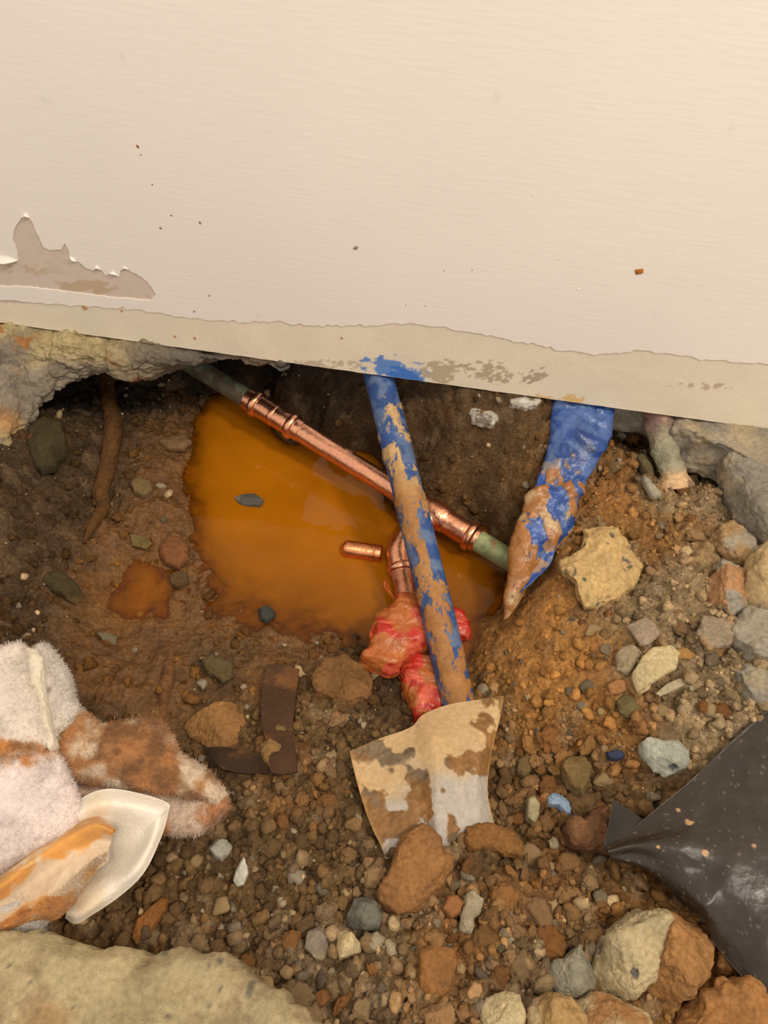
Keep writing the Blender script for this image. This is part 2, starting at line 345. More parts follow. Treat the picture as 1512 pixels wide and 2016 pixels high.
cp('700,1600,-105,B;550,1600,-108,B;450,1660,-106,B;370,1530,-135,D;850,1600,-105,B;1010,1560,-118,B;1100,1600,-115,B;1200,1540,-100,B;1150,1690,-105,B;1000,1700,-92,B;800,1750,-82,G;650,1750,-92,B;500,1750,-100,B;350,1750,-104,B;200,1850,-98,B;350,1850,-95,B;500,1880,-90,B;600,1950,-80,G;750,1900,-75,G;900,1850,-72,O;900,2000,-64,G;1100,1900,-78,G;1200,1790,-88,O;1300,1950,-72,O;1500,2000,-60,C;1100,2010,-64,G;100,1600,-85,D;0,1400,-85,D;0,1700,-75,D;1450,1700,-75,O;1400,1550,-70,R;50,1300,-105,D;1040,1640,-120,B;1250,1700,-95,O')
for x in np.linspace(-.7, .5, 7): cw(x, -.78, -.07, 'B')
for y in (-.6, -.4, -.2, 0): cw(-.72, y, -.05, 'D'); cw(.58, y, -.05, 'R')
CPA = np.array([(a, b, c) for a, b, c, _ in CP]); CPK = [k for *_, k in CP]
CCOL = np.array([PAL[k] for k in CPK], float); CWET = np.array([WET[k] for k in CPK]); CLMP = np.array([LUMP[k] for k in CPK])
def tps_fit(X, z, lam=2e-5):
    d = np.linalg.norm(X[:, None]-X[None], axis=2); K = np.where(d > 0, d*d*np.log(d+1e-12), 0)+lam*np.eye(len(X))
    Pm = np.c_[np.ones(len(X)), X]; A = np.block([[K, Pm], [Pm.T, np.zeros((3, 3))]])
    return np.linalg.solve(A, np.r_[z, 0, 0, 0])
TW = tps_fit(CPA[:, :2], CPA[:, 2])
def base_eval(Q):
    z = np.zeros(len(Q)); col = np.zeros((len(Q), 3)); wet = np.zeros(len(Q)); lum = np.zeros(len(Q))
    for s in range(0, len(Q), 20000):
        q = Q[s:s+20000]; d2 = ((q[:, None]-CPA[None, :, :2])**2).sum(2); d = np.sqrt(d2)
        K = np.where(d > 1e-9, d2*np.log(d+1e-12), 0)
        z[s:s+20000] = K@TW[:-3]+TW[-3]+q@TW[-2:]
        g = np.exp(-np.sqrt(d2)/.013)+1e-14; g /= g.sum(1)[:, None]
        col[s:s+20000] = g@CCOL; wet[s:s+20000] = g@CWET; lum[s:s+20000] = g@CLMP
    return np.clip(z, -.23, .012), col, wet, lum
GX0, GX1, GY0, GY1, RES = -.64, .50, -.72, .24, .0019
gx = np.arange(GX0, GX1, RES); gy = np.arange(GY0, GY1, RES)
cxn = np.arange(GX0, GX1+.006, .006); cyn = np.arange(GY0, GY1+.006, .006)        # evaluate the smooth part coarsely
CXX, CYY = np.meshgrid(cxn, cyn, indexing='ij'); bz, bc, bwt, bl = base_eval(np.c_[CXX.ravel(), CYY.ravel()])
def bil(A, x, y, x0, y0, h):
    fx = np.clip((x-x0)/h, 0, A.shape[0]-1.001); fy = np.clip((y-y0)/h, 0, A.shape[1]-1.001); i = fx.astype(int); j = fy.astype(int); u = fx-i; v = fy-j
    if A.ndim == 3: u = u[:, None]; v = v[:, None]
    return A[i, j]*(1-u)*(1-v)+A[i+1, j]*u*(1-v)+A[i, j+1]*(1-u)*v+A[i+1, j+1]*u*v
sh = CXX.shape; bz = bz.reshape(sh); bc = bc.reshape(sh+(3,)); bwt = bwt.reshape(sh); bl = bl.reshape(sh)
XX, YY = np.meshgrid(gx, gy, indexing='ij'); xf, yf = XX.ravel(), YY.ravel(); P2 = np.c_[xf, yf, 0*xf]
# warp the lookups a little so region borders are ragged
wx = .006*fbm(P2, 45, 3, 3); wy = .006*fbm(P2, 45, 3, 8)
z = bil(bz, xf, yf, GX0, GY0, .006); gc = bil(bc, xf+wx, yf+wy, GX0, GY0, .006); gw = bil(bwt, xf+wx, yf+wy, GX0, GY0, .006); gl = bil(bl, xf+wx, yf+wy, GX0, GY0, .006)
P3 = np.c_[xf, yf, z]
f1, f2, cid = worley(P3+.0025*np.c_[fbm(P3, 200, 2, 1), fbm(P3, 200, 2, 2), 0*xf], 62, 5)
g1, g2, cid2 = worley(P3, 150, 9)
clod = (1-np.clip(f1/.75, 0, 1)**2)*.013*sstep(.25, .8, cid+.25)+(1-np.clip(g1/.8, 0, 1)**2)*.0055*(cid2 > .3)
mud = np.maximum(0, ridge(P3, 38, 4, 4))*.005
z2 = z+gl*gl*clod-gl*gl*.005+.006*fbm(P3, 22, 3, 21)+.0028*fbm(P3, 75, 4, 22)+gw*mud*.8+.0022*fbm(P3, 230, 3, 23)*(.3+gl)
depthmask = sstep(-.175, -.19, z)
z2 = z2*(1-depthmask)+z*depthmask
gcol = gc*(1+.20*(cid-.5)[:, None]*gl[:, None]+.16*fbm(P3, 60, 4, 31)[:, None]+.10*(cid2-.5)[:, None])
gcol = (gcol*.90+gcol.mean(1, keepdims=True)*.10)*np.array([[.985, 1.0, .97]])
grey = sstep(.80, .86, cid)*gl*(1-gw); gcol = mixc(gcol, np.array([[140, 122, 98]])*np.ones((len(gcol), 1)), grey*.55)
ora = sstep(.15, .4, fbm(P3, 14, 3, 77))*(1-gw); gcol = mixc(gcol, np.array([[158, 106, 58]])*np.ones((len(gcol), 1)), ora*.35)
GZ = z2.reshape(XX.shape)
def gh(x, y):
    x = np.atleast_1d(np.asarray(x, float)); y = np.atleast_1d(np.asarray(y, float)); return bil(GZ, x, y, GX0, GY0, RES)
def ghc(x, y):
    return float(gh(x, y)[0])
def G(px, py):
    """the point of the ground seen at a pixel"""
    r = ray(px, py); t = np.linspace(.45, 1.3, 1200); Q = CAMP+r[None]*t[:, None]
    hgt = gh(Q[:, 0], Q[:, 1]); k = np.argmax(Q[:, 2] < hgt); return Q[k]
GNI, GNJ = XX.shape
gV = np.c_[xf, yf, z2]; gF = grid_faces(GNI, GNJ)
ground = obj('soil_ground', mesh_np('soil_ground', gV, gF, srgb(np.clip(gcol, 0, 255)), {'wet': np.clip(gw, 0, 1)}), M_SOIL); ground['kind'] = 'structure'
# far side of the pit and under the house: a plain mass of earth that closes the dark hollow
def prism(x0, x1, y0, y1, z0, z1, n=1):
    V = np.array([(x, y, zz) for x in (x0, x1) for y in (y0, y1) for zz in (z0, z1)], float)
    F = np.array([(0, 1, 3, 2), (4, 6, 7, 5), (0, 4, 5, 1), (2, 3, 7, 6), (0, 2, 6, 4), (1, 5, 7, 3)]); return V, F

for a in ((.49, 1.6, -1.7, .3), (-1.6, -.63, -1.7, .3), (-.63, .49, -1.7, -.71)):      # unbroken floor round the hole, outside the photograph
    V, F = prism(*a, -.26, -.0015); fs = obj('floor', mesh_np('floor', V, F, srgb(np.tile([[168, 154, 130]], (8, 1))), smooth=False), M_CONC); fs['kind'] = 'structure'
# water
wxs = np.arange(-.47, .2, .003); wys = np.arange(-.32, .17, .003); WX, WY = np.meshgrid(wxs, wys, indexing='ij')
wd = ZW-gh(WX.ravel(), WY.ravel()); WF = grid_faces(*WX.shape); keep = (wd[WF] > -.006).any(1)
WFk = WF[keep]; used, inv = np.unique(WFk, return_inverse=True)
wV = np.c_[WX.ravel(), WY.ravel(), np.full(WX.size, ZW)][used]
wat = obj('muddy_water', mesh_np('muddy_water', wV, inv.reshape(WFk.shape), None, {'murk': np.clip(1-np.exp(-np.maximum(wd[used], 0)*60), 0, 1)}), M_WATER)
tag(wat, 'opaque orange-brown muddy water pooled in the bottom of the hole', 'water', kind='stuff')

# ------------------------------------------------------------------ wall: render behind, a skin of paint in front, peeled at the left
wallx0, wallx1, wallz = -1.6, 1.6, 1.3
def wall_mesh():
    xs = np.arange(-.58, .44, .0018); zs = np.r_[np.arange(0, .13, .0018), [.30, .45, wallz]]
    xs = np.r_[wallx0, xs, wallx1]; A, B = np.meshgrid(xs, zs, indexing='ij'); V = np.c_[A.ravel(), 0*A.ravel(), B.ravel()]
    V[:, 2] += np.where(B.ravel() == 0, .0006*fbm(V, 90, 3, 2), 0)
    V[:, 1] += .00025*fbm(V, 20, 2, 4)*(V[:, 2] < .2)
    c = np.array([[230, 218, 195]])*np.ones((len(V), 1))
    c = c*(1+.03*fbm(V, 25, 3, 6)[:, None])
    # pixel position of each point, only to lay the stains where they are on the wall
    d = V-CAMP; zc = d@BF; px = 756+FPX*(d@BR)/zc; py = 1008-FPX*(d@BU)/zc
    def spot(cx, cy, rx, ry, col, sc, thr, s, mx=1.0, ang=0):
        nonlocal c
        u = (px-cx)*math.cos(ang)+(py-cy)*math.sin(ang); v = -(px-cx)*math.sin(ang)+(py-cy)*math.cos(ang)
        q = 1-(u/rx)**2-(v/ry)**2; n = fbm(np.c_[u, v*2.0, 0*px], sc, 4, s)
        c = mixc(c, np.array([col])*np.ones((len(V), 1)), sstep(thr, thr+.12, q*.6+n)*mx*(q > -.8))
    spot(775, 728, 62, 22, (95, 138, 205), .07, .10, 1, .95, .18); spot(795, 740, 34, 14, (70, 120, 200), .09, .0, 2, 1, .25)
    spot(868, 730, 42, 26, (186, 172, 144), .09, .2, 3); spot(1050, 740, 30, 12, (176, 162, 136), .09, .1, 4, 1, -.3); spot(965, 740, 50, 16, (182, 168, 142), .12, .35, 5)
    spot(940, 722, 60, 14, (182, 168, 142), .12, .42, 6); spot(1040, 785, 55, 8, (222, 178, 110), .1, .1, 7, .7); spot(1128, 790, 24, 12, (220, 178, 105), .1, .05, 8, .8)
    spot(640, 718, 80, 12, (196, 184, 158), .12, .3, 9); spot(1380, 760, 60, 8, (196, 178, 152), .1, .3, 12)
    pk = (px < 340)*(py > 400)*(py < 596); c = np.where(pk[:, None] > 0, np.array([[212, 194, 180]])*(1+.02*fbm(V, 60, 3, 9)[:, None]), c)
    spot(175, 565, 60, 14, (196, 172, 146), .06, .12, 13); spot(80, 470, 24, 26, (204, 192, 172), .05, .0, 14, .8); spot(60, 530, 70, 12, (200, 180, 156), .07, .3, 15); spot(150, 515, 70, 30, (204, 190, 172), .05, .35, 16)
    F = grid_faces(*A.shape)
    # back and closing faces
    n = len(V); V = np.vstack([V, [[wallx0, .014, 0], [wallx1, .014, 0], [wallx1, .014, wallz], [wallx0, .014, wallz]]]); c = np.vstack([c, [[150, 140, 125]]*4])
    NZ = len(zs); tr = []
    me = mesh_np('wall_back', V, np.vstack([F, [[n+3, n+2, n+1, n+0]], [[0, (len(xs)-1)*NZ, n+1, n]], [[n+3, n+2, (len(xs)-1)*NZ+NZ-1, NZ-1]]]), srgb(np.clip(c, 0, 255)), smooth=False)
    return me
wall = obj('wall_back', wall_mesh(), M_WALLB); wall['kind'] = 'structure'
def jag(pts, step, amp, seed):
    out = []; r = np.random.default_rng(seed)
    for a, b in zip(pts[:-1], pts[1:]):
        a = np.array(a, float); b = np.array(b, float); n = max(1, int(np.linalg.norm(b-a)/step)); nr = np.array([-(b-a)[1], (b-a)[0]])/(np.linalg.norm(b-a)+1e-9)
        for k in range(n): out.append(tuple(a+(b-a)*k/n+nr*(r.normal()*amp if k else 0)))
    out.append(tuple(pts[-1])); return out
low = jag([(-120, 580), (0, 590), (150, 600), (260, 608), (400, 628), (480, 634), (540, 632), (600, 640), (700, 640), (800, 636), (860, 642), (940, 655), (1030, 672), (1110, 690), (1180, 696), (1260, 688), (1330, 697), (1400, 708), (1512, 716), (1640, 728)], 9, 1.6, 3)
hole = jag([(-60, 500), (0, 508), (22, 512), (37, 512), (33, 490), (26, 470), (30, 448), (42, 430), (52, 421), (64, 436), (74, 460), (86, 486), (100, 492), (122, 490), (128, 478), (136, 492), (138, 508), (150, 512), (172, 528), (184, 532), (192, 524), (202, 532), (208, 542), (216, 538), (226, 540), (235, 545), (238, 532), (244, 524), (256, 532), (280, 545), (300, 566), (308, 580), (298, 590), (230, 586), (150, 575), (60, 564), (0, 562), (-60, 560)], 6, .7, 5)
def paint_skin():
    lo = [W(x, y) for x, y in low]; ho = [W(x, y) for x, y in hole]
    outer = [(wallx0, p0) for p0 in (wallz,)]+[(wallx0, lo[0][2])]+[(p[0], p[2]) for p in lo]+[(wallx1, lo[-1][2]), (wallx1, wallz)]
    inner = [(p[0], p[2]) for p in ho]
    loops = [[Vector((a, b, 0)) for a, b in outer], [Vector((a, b, 0)) for a, b in inner]]
    tris = tessellate_polygon(loops); pts = outer+inner; n = len(pts)
    V = [(a, -.0010, b) for a, b in pts]+[(a, .0004, b) for a, b in pts]
    F = []
    for t in tris:
        a, b, c = t; va, vb, vc = (np.array(V[i]) for i in (a, b, c))
        if np.cross(vb-va, vc-va)[1] > 0: a, c = c, a
        F.append((a, b, c))
    m = len(outer)
    for i in range(m): j = (i+1) % m; F += [(i, i+n, j+n), (i, j+n, j)]
    for i in range(len(inner)): j = (i+1) % len(inner); a, b = m+i, m+j; F += [(a, a+n, b+n), (a, b+n, b)]
    return mesh_np('paint_skin', V, F, None, smooth=False)
pskin = obj('paint_skin', paint_skin(), M_PAINT, wall)
# curled lips of loose paint on the edge of the peeled patch
def lip(pts, lift, wdt):
    G0 = [np.array(W(x, y)) for x, y in pts]; G0 = resample(G0, 14); k = np.sin(np.linspace(0, np.pi, 14))
    rows = []
    for s in np.linspace(0, 1, 6):
        q = G0.copy(); q[:, 1] -= .0008+lift*s*s*k; q[:, 2] += wdt*(1-s)*k; rows.append(q)
    V, F, _ = sheet(np.array(rows), .0005); o = obj('paint_flake', mesh_np('paint_flake', V, F, srgb(np.tile([236, 228, 216], (len(V), 1)))), M_WALLB, wall)
for pts, l, wd_ in (([(-20, 508), (10, 513), (37, 512)], .006, .009), ([(45, 427), (52, 421), (60, 428)], .004, .003), ([(137, 505), (142, 508), (152, 514)], .003, .003), ([(186, 529), (192, 524), (199, 530)], .003, .003), ([(216, 538), (224, 536), (232, 541)], .003, .003), ([(240, 530), (246, 525), (254, 530)], .002, .002)): lip(pts, l, wd_)

# ------------------------------------------------------------------ colours
def vcol(V, base, s=0, amp=.12, sc=40):
    return np.array([base], float)*(1+amp*fbm(V, sc, 4, s)[:, None])
def fin(c): return srgb(np.clip(c, 0, 255))

# ------------------------------------------------------------------ broken concrete slab round the hole
def conc_finish(V, F, seed, amp=.008, base=(188, 172, 140), base2=(150, 140, 128), sc=48):
    a1, a2, i1 = worley(V+.003*np.c_[fbm(V, 120, 2, 1), fbm(V, 120, 2, 2), fbm(V, 120, 2, 3)], sc, seed)
    b1, b2, i2 = worley(V, sc*2.6, seed+3)
    d = amp*(.7-a1)*.75*(i1 > .45)+amp*.15*(.6-b1)+amp*1.3*fbm(V*np.array([.7, 1, 1.5]), 40, 5, seed+7)-amp*.3*sstep(.10, .0, a2-a1)*(i1 > .45)+amp*.35*ridge(V*np.array([.6, 1, 1.6]), 95, 3, seed+8)
    V2 = displace(V, F, d)
    c = mixc(np.tile(np.array([base], float), (len(V), 1)), np.tile(np.array([base2], float), (len(V), 1)), sstep(-.25, .3, fbm(V, 18, 4, seed+9)))
    c = c*(1+.16*(i1-.5)[:, None]+.12*fbm(V, 70, 4, seed+11)[:, None])
    c = mixc(c, np.tile(np.array([[176, 112, 60]], float), (len(V), 1)), sstep(.32, .5, fbm(V, 30, 3, seed+13))*.7)
    c = mixc(c, np.tile(np.array([[84, 84, 90]], float), (len(V), 1)), (i2 > .95)*sstep(.4, .2, b1)*.5)
    return V2, c
# left: the broken face under the wall
secs = []
for px, lip_y, zl, mz in ((-160, 960, -.098, -.05), (-60, 925, -.092, -.045), (0, 897, -.086, -.04), (22, 872, -.080, -.036), (45, 826, -.070, -.032), (80, 796, -.062, -.026), (112, 764, -.054, -.022), (150, 743, -.048, -.018), (200, 737, -.045, -.016), (245, 752, -.047, -.016), (285, 748, -.044, -.014), (350, 727, -.036, -.012), (420, 712, -.026, -.008), (500, 710, -.020, -.006), (570, 716, -.016, -.004)):
    top = 635+.1389*px; D_ = U(px, lip_y-6, zl); B_ = U(px, top-8, -.001); Cm = U(px, top+(lip_y-top)*.45, mz)
    secs.append([(B_[0], .20, -.002), (B_[0], .03, -.001), (B_[0]*.5+Cm[0]*.5, B_[1]*.4+Cm[1]*.6+.004, -.006), tuple(Cm), tuple(D_), (D_[0]-.004, D_[1]+.025, zl-.014), (D_[0]-.01, D_[1]+.08, zl-.01), (B_[0], .20, zl*.8)])
Gd = loft(secs, 320, 180, True); V = Gd.reshape(-1, 3); F = grid_faces(320, 180, cv=True)
V, c = conc_finish(V, F, 101, .0085, (192, 172, 128), (150, 138, 120), 42)
c = mixc(c, np.tile(np.array([[106, 98, 90]], float), (len(V), 1)), sstep(-.42, -.30, V[:, 0])*.75)
c = mixc(c, np.tile(np.array([[190, 120, 70]], float), (len(V), 1)), sstep(.03, .0, np.linalg.norm(V-U(8, 830, -.07), axis=1))*.6)
c = mixc(c, np.tile(np.array([[196, 128, 80]], float), (len(V), 1)), sstep(.014, .004, np.linalg.norm(V-U(272, 747, -.046), axis=1))*.9)
sl = solid('floor_slab', V, F, fin(c), M_CONC); sl['kind'] = 'structure'
def chunk(name, outl, z, h, col, lab=None, cat=None, group=None, mat=None, e=.4, eh=.6, under=.8, amp=.004, seed=1, kind=None, col2=None, res=(32, 100), parent=None, holes=0, cuts=0, smooth=.004, sc=55, tilt=(0, 0), c0=None):
    V, F = blob(outl, z, h, res[0], res[1], e, eh, under, smooth, c=c0, tilt=tilt)
    if cuts:                                   # plane-cut facets for broken stone
        r = np.random.default_rng(seed); ctr = V.mean(0); ex = np.abs(V-ctr).max(0)
        for k in range(cuts):
            n = r.normal(size=3); n[2] = abs(n[2])*.9+.25; n /= np.linalg.norm(n); off = r.uniform(.62, .85)
            dd = ((V-ctr)/ex)@n-off; m = dd > 0; V[m] -= (dd[m, None]*n*ex)*.8
    a1, a2, i1 = worley(V, sc, seed)
    d = amp*(.55-a1)*.7+amp*fbm(V, sc*.9, 4, seed+2)*.9+amp*.30*fbm(V, sc*4, 3, seed+4)+(.0007*ridge(V, 260, 3, seed+6) if amp > .002 else 0)
    V2 = displace(V, F, d)
    c = vcol(V, col, seed+5, .16, sc)
    if col2 is not None: c = mixc(c, vcol(V, col2, seed+6, .12, sc), sstep(-.05, .22, fbm(V, sc*.45, 4, seed+8)))
    if holes:
        q1, q2, qi = worley(V+.002*np.c_[fbm(V, 200, 2, 1), fbm(V, 200, 2, 2), fbm(V, 200, 2, 3)], 75, seed+20); hm = sstep(.42, .30, q1)*(qi > 1-holes)
        V2 = displace(V2, F, -.0022*hm); c = mixc(c, np.tile(np.array([[84, 86, 90]], float), (len(V), 1)), hm*.8*sstep(-.3, .1, fbm(V, 160, 3, seed+31)))
    o = solid(name, V2, F, fin(c), mat or M_ROCK, parent)
    if lab: tag(o, lab, cat, group)
    if kind: o['kind'] = kind
    return o
# right: slab under the wall and down the right edge of the photograph
chunk('floor_slab', [(1330, 812), (1420, 830), (1512, 842), (1680, 860), (1700, 1120), (1560, 1100), (1506, 1072), (1482, 1036), (1447, 965), (1424, 930), (1425, 903), (1385, 885), (1352, 872), (1322, 858)], -.020, .020, (150, 142, 128), kind='structure', mat=M_CONC, amp=.009, seed=31, e=.22, eh=.5, under=1.6, col2=(176, 158, 128), res=(60, 340), c0=(1530, 960), sc=40)
chunk('floor_slab', [(1180, 770), (1300, 770), (1360, 790), (1380, 850), (1330, 846), (1270, 836), (1215, 828), (1180, 822)], -.034, .012, (150, 142, 130), kind='structure', mat=M_CONC, amp=.004, seed=33, e=.3, under=1.8, res=(30, 160))
def plate(name, ol, ztop, zbot, seed, col, col2, res=.0022, amp=.003, rnd=.010):
    """broken slab: flat weathered top, rounded ragged rim, steep sides"""
    Pg = np.array([U(x, y, ztop)[:2] for x, y in ol]); lo, hi = np.maximum(Pg.min(0)-.01, [-.62, -.95]), np.minimum(Pg.max(0)+.01, [.62, .1])
    xs = np.arange(lo[0], hi[0], res); ys = np.arange(lo[1], hi[1], res); A, B = np.meshgrid(xs, ys, indexing='ij'); q = np.c_[A.ravel(), B.ravel()]
    d = np.full(len(q), 9.0); ins = np.zeros(len(q), bool)
    for a, b in zip(Pg, np.roll(Pg, -1, 0)):
        ab = b-a; t = np.clip(((q-a)@ab)/(ab@ab), 0, 1); d = np.minimum(d, np.linalg.norm(q-a-t[:, None]*ab, axis=1))
        cr = ((a[1] > q[:, 1]) != (b[1] > q[:, 1])); xi = a[0]+(q[:, 1]-a[1])/(b[1]-a[1]+1e-12)*(b[0]-a[0]); ins ^= cr & (q[:, 0] < xi)
    sd = np.where(ins, d, -d); q3 = np.c_[q, 0*d]; sd = sd+.0035*fbm(q3, 90, 4, seed)
    edge = sstep(rnd, -.003, sd)**1.6
    a1, a2, i1 = worley(q3, 45, seed)
    zt = ztop+amp*fbm(q3, 25, 5, seed+1)+amp*.5*fbm(q3, 120, 4, seed+2)+amp*.35*ridge(q3*np.array([1, 2, 1]), 30, 3, seed+4)-edge*.010-amp*.8*sstep(.2, .1, a1)*(i1 > .7)
    zz = np.where(sd > -.003, zt, zt-(zt-zbot)*sstep(-.003, -.008, sd))
    V = np.c_[q, zz]; F = grid_faces(*A.shape); keep = (sd[F] > -.012).any(1); F = F[keep]; used, inv = np.unique(F, return_inverse=True); F = inv.reshape(F.shape); V = V[used]; n = len(V)
    c = mixc(vcol(V*[1, 1, 0], col, seed, .12, 40), vcol(V*[1, 1, 0], col2, seed+1, .12, 60), sstep(-.1, .25, fbm(V*[1, 1, 0], 9, 4, seed+3)))
    c = mixc(c, vcol(V, (176, 136, 90), seed+4), sstep(.2, .45, fbm(V*[1, 1, 0], 22, 4, seed+5))*.6); c = mixc(c, vcol(V, (92, 92, 88), seed+9), sstep(.60, .66, fbm(V*[1, 1, 0], 130, 2, seed+15))*.6); c = mixc(c, vcol(V, (150, 128, 98), seed+7), sstep(.15, .35, fbm(V*[1, 1, 0], 45, 4, seed+8))*.5)
    Vb = V.copy(); Vb[:, 2] = zbot-.001
    o = solid(name, np.vstack([V, Vb]), np.vstack([F, F[:, ::-1]+n]), fin(np.vstack([c, c])), M_CONC); o['kind'] = 'structure'; return o
plate('floor_slab', [(-300, 1850), (-60, 1842), (40, 1836), (85, 1838), (110, 1848), (130, 1866), (170, 1870), (235, 1868), (290, 1880), (345, 1870), (395, 1874), (430, 1884), (462, 1900), (478, 1924), (510, 1938), (552, 1950), (565, 1975), (598, 1990), (625, 2040), (640, 2300), (-300, 2400)], 0.0, -.10, 35, (182, 164, 126), (162, 152, 132), amp=.0055)
BC = 'broken concrete lumps along the right edge'
for i, (ol, z_, h_, c1, c2, lab) in enumerate([
    ([(1412, 1036), (1440, 1028), (1466, 1050), (1500, 1086), (1478, 1112), (1445, 1105), (1420, 1080)], -.030, .010, (170, 158, 138), (184, 150, 108), 'grey-tan concrete lump under the dark gap of the right slab edge'),
    ([(1476, 1095), (1500, 1078), (1600, 1082), (1620, 1230), (1520, 1215), (1480, 1185), (1468, 1135)], -.012, .022, (196, 168, 122), (176, 160, 132), 'large tan concrete block cut by the right photo edge below the slab'),
    ([(1392, 1150), (1428, 1095), (1462, 1108), (1472, 1150), (1468, 1190), (1440, 1216), (1408, 1190)], -.026, .014, (172, 164, 148), (186, 140, 98), 'pale grey concrete lump left of the tan block, rust stained below'),
    ([(1440, 1225), (1470, 1196), (1520, 1218), (1620, 1240), (1620, 1330), (1530, 1320), (1475, 1290), (1450, 1262)], -.018, .016, (140, 138, 130), (170, 160, 140), 'dark grey concrete block below the tan block on the right edge'),
    ([(1446, 1300), (1475, 1292), (1520, 1322), (1600, 1340), (1600, 1420), (1512, 1388), (1480, 1372), (1458, 1345)], -.020, .014, (180, 166, 138), (158, 150, 134), 'beige concrete lump at the right edge just above black plastic'),
    ([(1380, 1215), (1432, 1222), (1446, 1260), (1432, 1290), (1396, 1282), (1372, 1250)], -.030, .010, (168, 150, 124), (180, 140, 96), 'brownish grey concrete lump, lowest left of the right-edge lumps')]):
    chunk('concrete_lump', ol, z_, h_, c1, lab, 'rubble', BC, M_CONC, e=.35, under=1.3, amp=.0055, seed=50+i, col2=c2, cuts=4, res=(44, 160))

# ------------------------------------------------------------------ singled-out stones
def gz(ol): # resting height: the ground seen at the middle of the outline
    a = np.array(ol, float).mean(0); return G(a[0], a[1])[2]
def stone(lab, ol, col, h=.008, lift=.002, cat='stone', name='stone', **k):
    k.setdefault('res', (30, 96))
    soft = lambda q: None if q is None else tuple(np.array([.95, .965, .93])*(.80*np.array(q, float)+.20*np.mean(q))) if q[0] > q[2]*1.5 else q
    k['col2'] = soft(k.get('col2'))
    return chunk(name, ol, gz(ol)+lift, h, soft(col), lab, cat, mat=k.pop('mat', M_ROCK), **k)
stone('large yellowish lump of concrete with grey pits, lying on the orange clay', [(1150, 1040), (1165, 1032), (1205, 1036), (1222, 1062), (1245, 1095), (1262, 1122), (1248, 1155), (1213, 1180), (1178, 1194), (1152, 1196), (1136, 1176), (1130, 1150), (1106, 1126), (1102, 1106), (1134, 1095), (1150, 1065)], (222, 176, 112), .017, .008, 'rubble', 'concrete_lump', e=.42, seed=61, holes=.45, cuts=6, amp=.0055, res=(70, 220), smooth=.002)
stone('light grey pitted stone just above the black plastic', [(1260, 1462), (1275, 1455), (1292, 1462), (1330, 1462), (1355, 1488), (1350, 1515), (1312, 1530), (1290, 1522), (1270, 1495)], (176, 176, 160), .012, .004, e=.4, seed=62, holes=.3, cuts=4, amp=.003)
stone('light blue angular stone chip in the rubble', [(1077, 1572), (1088, 1563), (1108, 1565), (1125, 1580), (1123, 1606), (1110, 1602), (1098, 1588), (1078, 1585)], (120, 152, 190), .006, .007, e=.3, seed=63, cuts=3, amp=.0015, col2=(150, 165, 180))
stone('small dark navy pebble above and left of the pitted grey stone', [(1194, 1484), (1205, 1479), (1224, 1480), (1229, 1490), (1218, 1498), (1200, 1496)], (58, 64, 88), .005, .006, seed=64, amp=.001)
stone('dark grey wedge-shaped stone between the cloth and the clay clod', [(698, 1768), (712, 1762), (736, 1765), (742, 1785), (751, 1806), (745, 1828), (720, 1832), (682, 1828), (680, 1808)], (112, 110, 98), .010, .006, seed=65, cuts=4, amp=.0018, e=.35)
stone('cream flint with a dark broken side, left of a matching pair', [(598, 1868), (607, 1838), (628, 1824), (646, 1832), (652, 1850), (648, 1875), (634, 1892), (618, 1886)], (196, 172, 128), .011, .006, seed=66, cuts=5, amp=.0015, col2=(140, 128, 112), e=.35)
stone('cream flint, right of a matching pair below the dark grey wedge stone', [(664, 1835), (680, 1828), (694, 1838), (713, 1856), (712, 1874), (692, 1882), (668, 1890), (663, 1868)], (206, 184, 140), .011, .006, seed=67, cuts=5, amp=.0015, e=.35)
stone('pale grey stone nearest the right end of the cloth', [(409, 1668), (424, 1655), (446, 1656), (459, 1664), (452, 1682), (436, 1698), (420, 1690)], (170, 166, 150), .008, .004, seed=68, cuts=4, amp=.0015, e=.35)
stone('slim upright white and grey stone chip below the pale grey stone', [(480, 1685), (487, 1700), (490, 1720), (480, 1744), (466, 1748), (459, 1736), (464, 1712)], (192, 188, 172), .006, .007, seed=69, cuts=4, amp=.001, col2=(120, 120, 124), e=.35)
stone('big smooth orange-brown clay clod below the translucent sheet', [(795, 1645), (828, 1622), (850, 1632), (868, 1652), (874, 1682), (893, 1690), (884, 1730), (878, 1775), (850, 1780), (820, 1795), (782, 1800), (745, 1775), (742, 1755), (764, 1722), (772, 1685)], (166, 108, 58), .018, .006, 'clod', 'clay_clod', seed=70, cuts=3, amp=.0035, res=(50, 180), e=.4)
stone('ragged orange clod touching the bottom right of the translucent sheet', [(908, 1655), (918, 1635), (950, 1625), (985, 1632), (1010, 1640), (1028, 1665), (1022, 1690), (998, 1686), (975, 1678), (945, 1672), (920, 1678)], (150, 96, 46), .013, .008, 'clod', 'clay_clod', seed=71, amp=.005, res=(44, 160))
stone('rounded orange clay clod below the wet mud bank, left of the brown strap', [(362, 1430), (372, 1416), (398, 1402), (438, 1386), (475, 1390), (485, 1425), (478, 1455), (450, 1490), (425, 1488), (400, 1468), (372, 1450)], (172, 116, 62), .015, .006, 'clod', 'clay_clod', seed=72, cuts=3, amp=.003, res=(50, 180), e=.45)
stone('small grey stone poking out of the open orange water', [(468, 1024), (484, 1018), (508, 1020), (526, 1030), (518, 1042), (495, 1040), (478, 1034)], (150, 128, 92), .006, 0, seed=73, cuts=4, amp=.0015, col2=(96, 92, 84)).location.z = ZW-.003
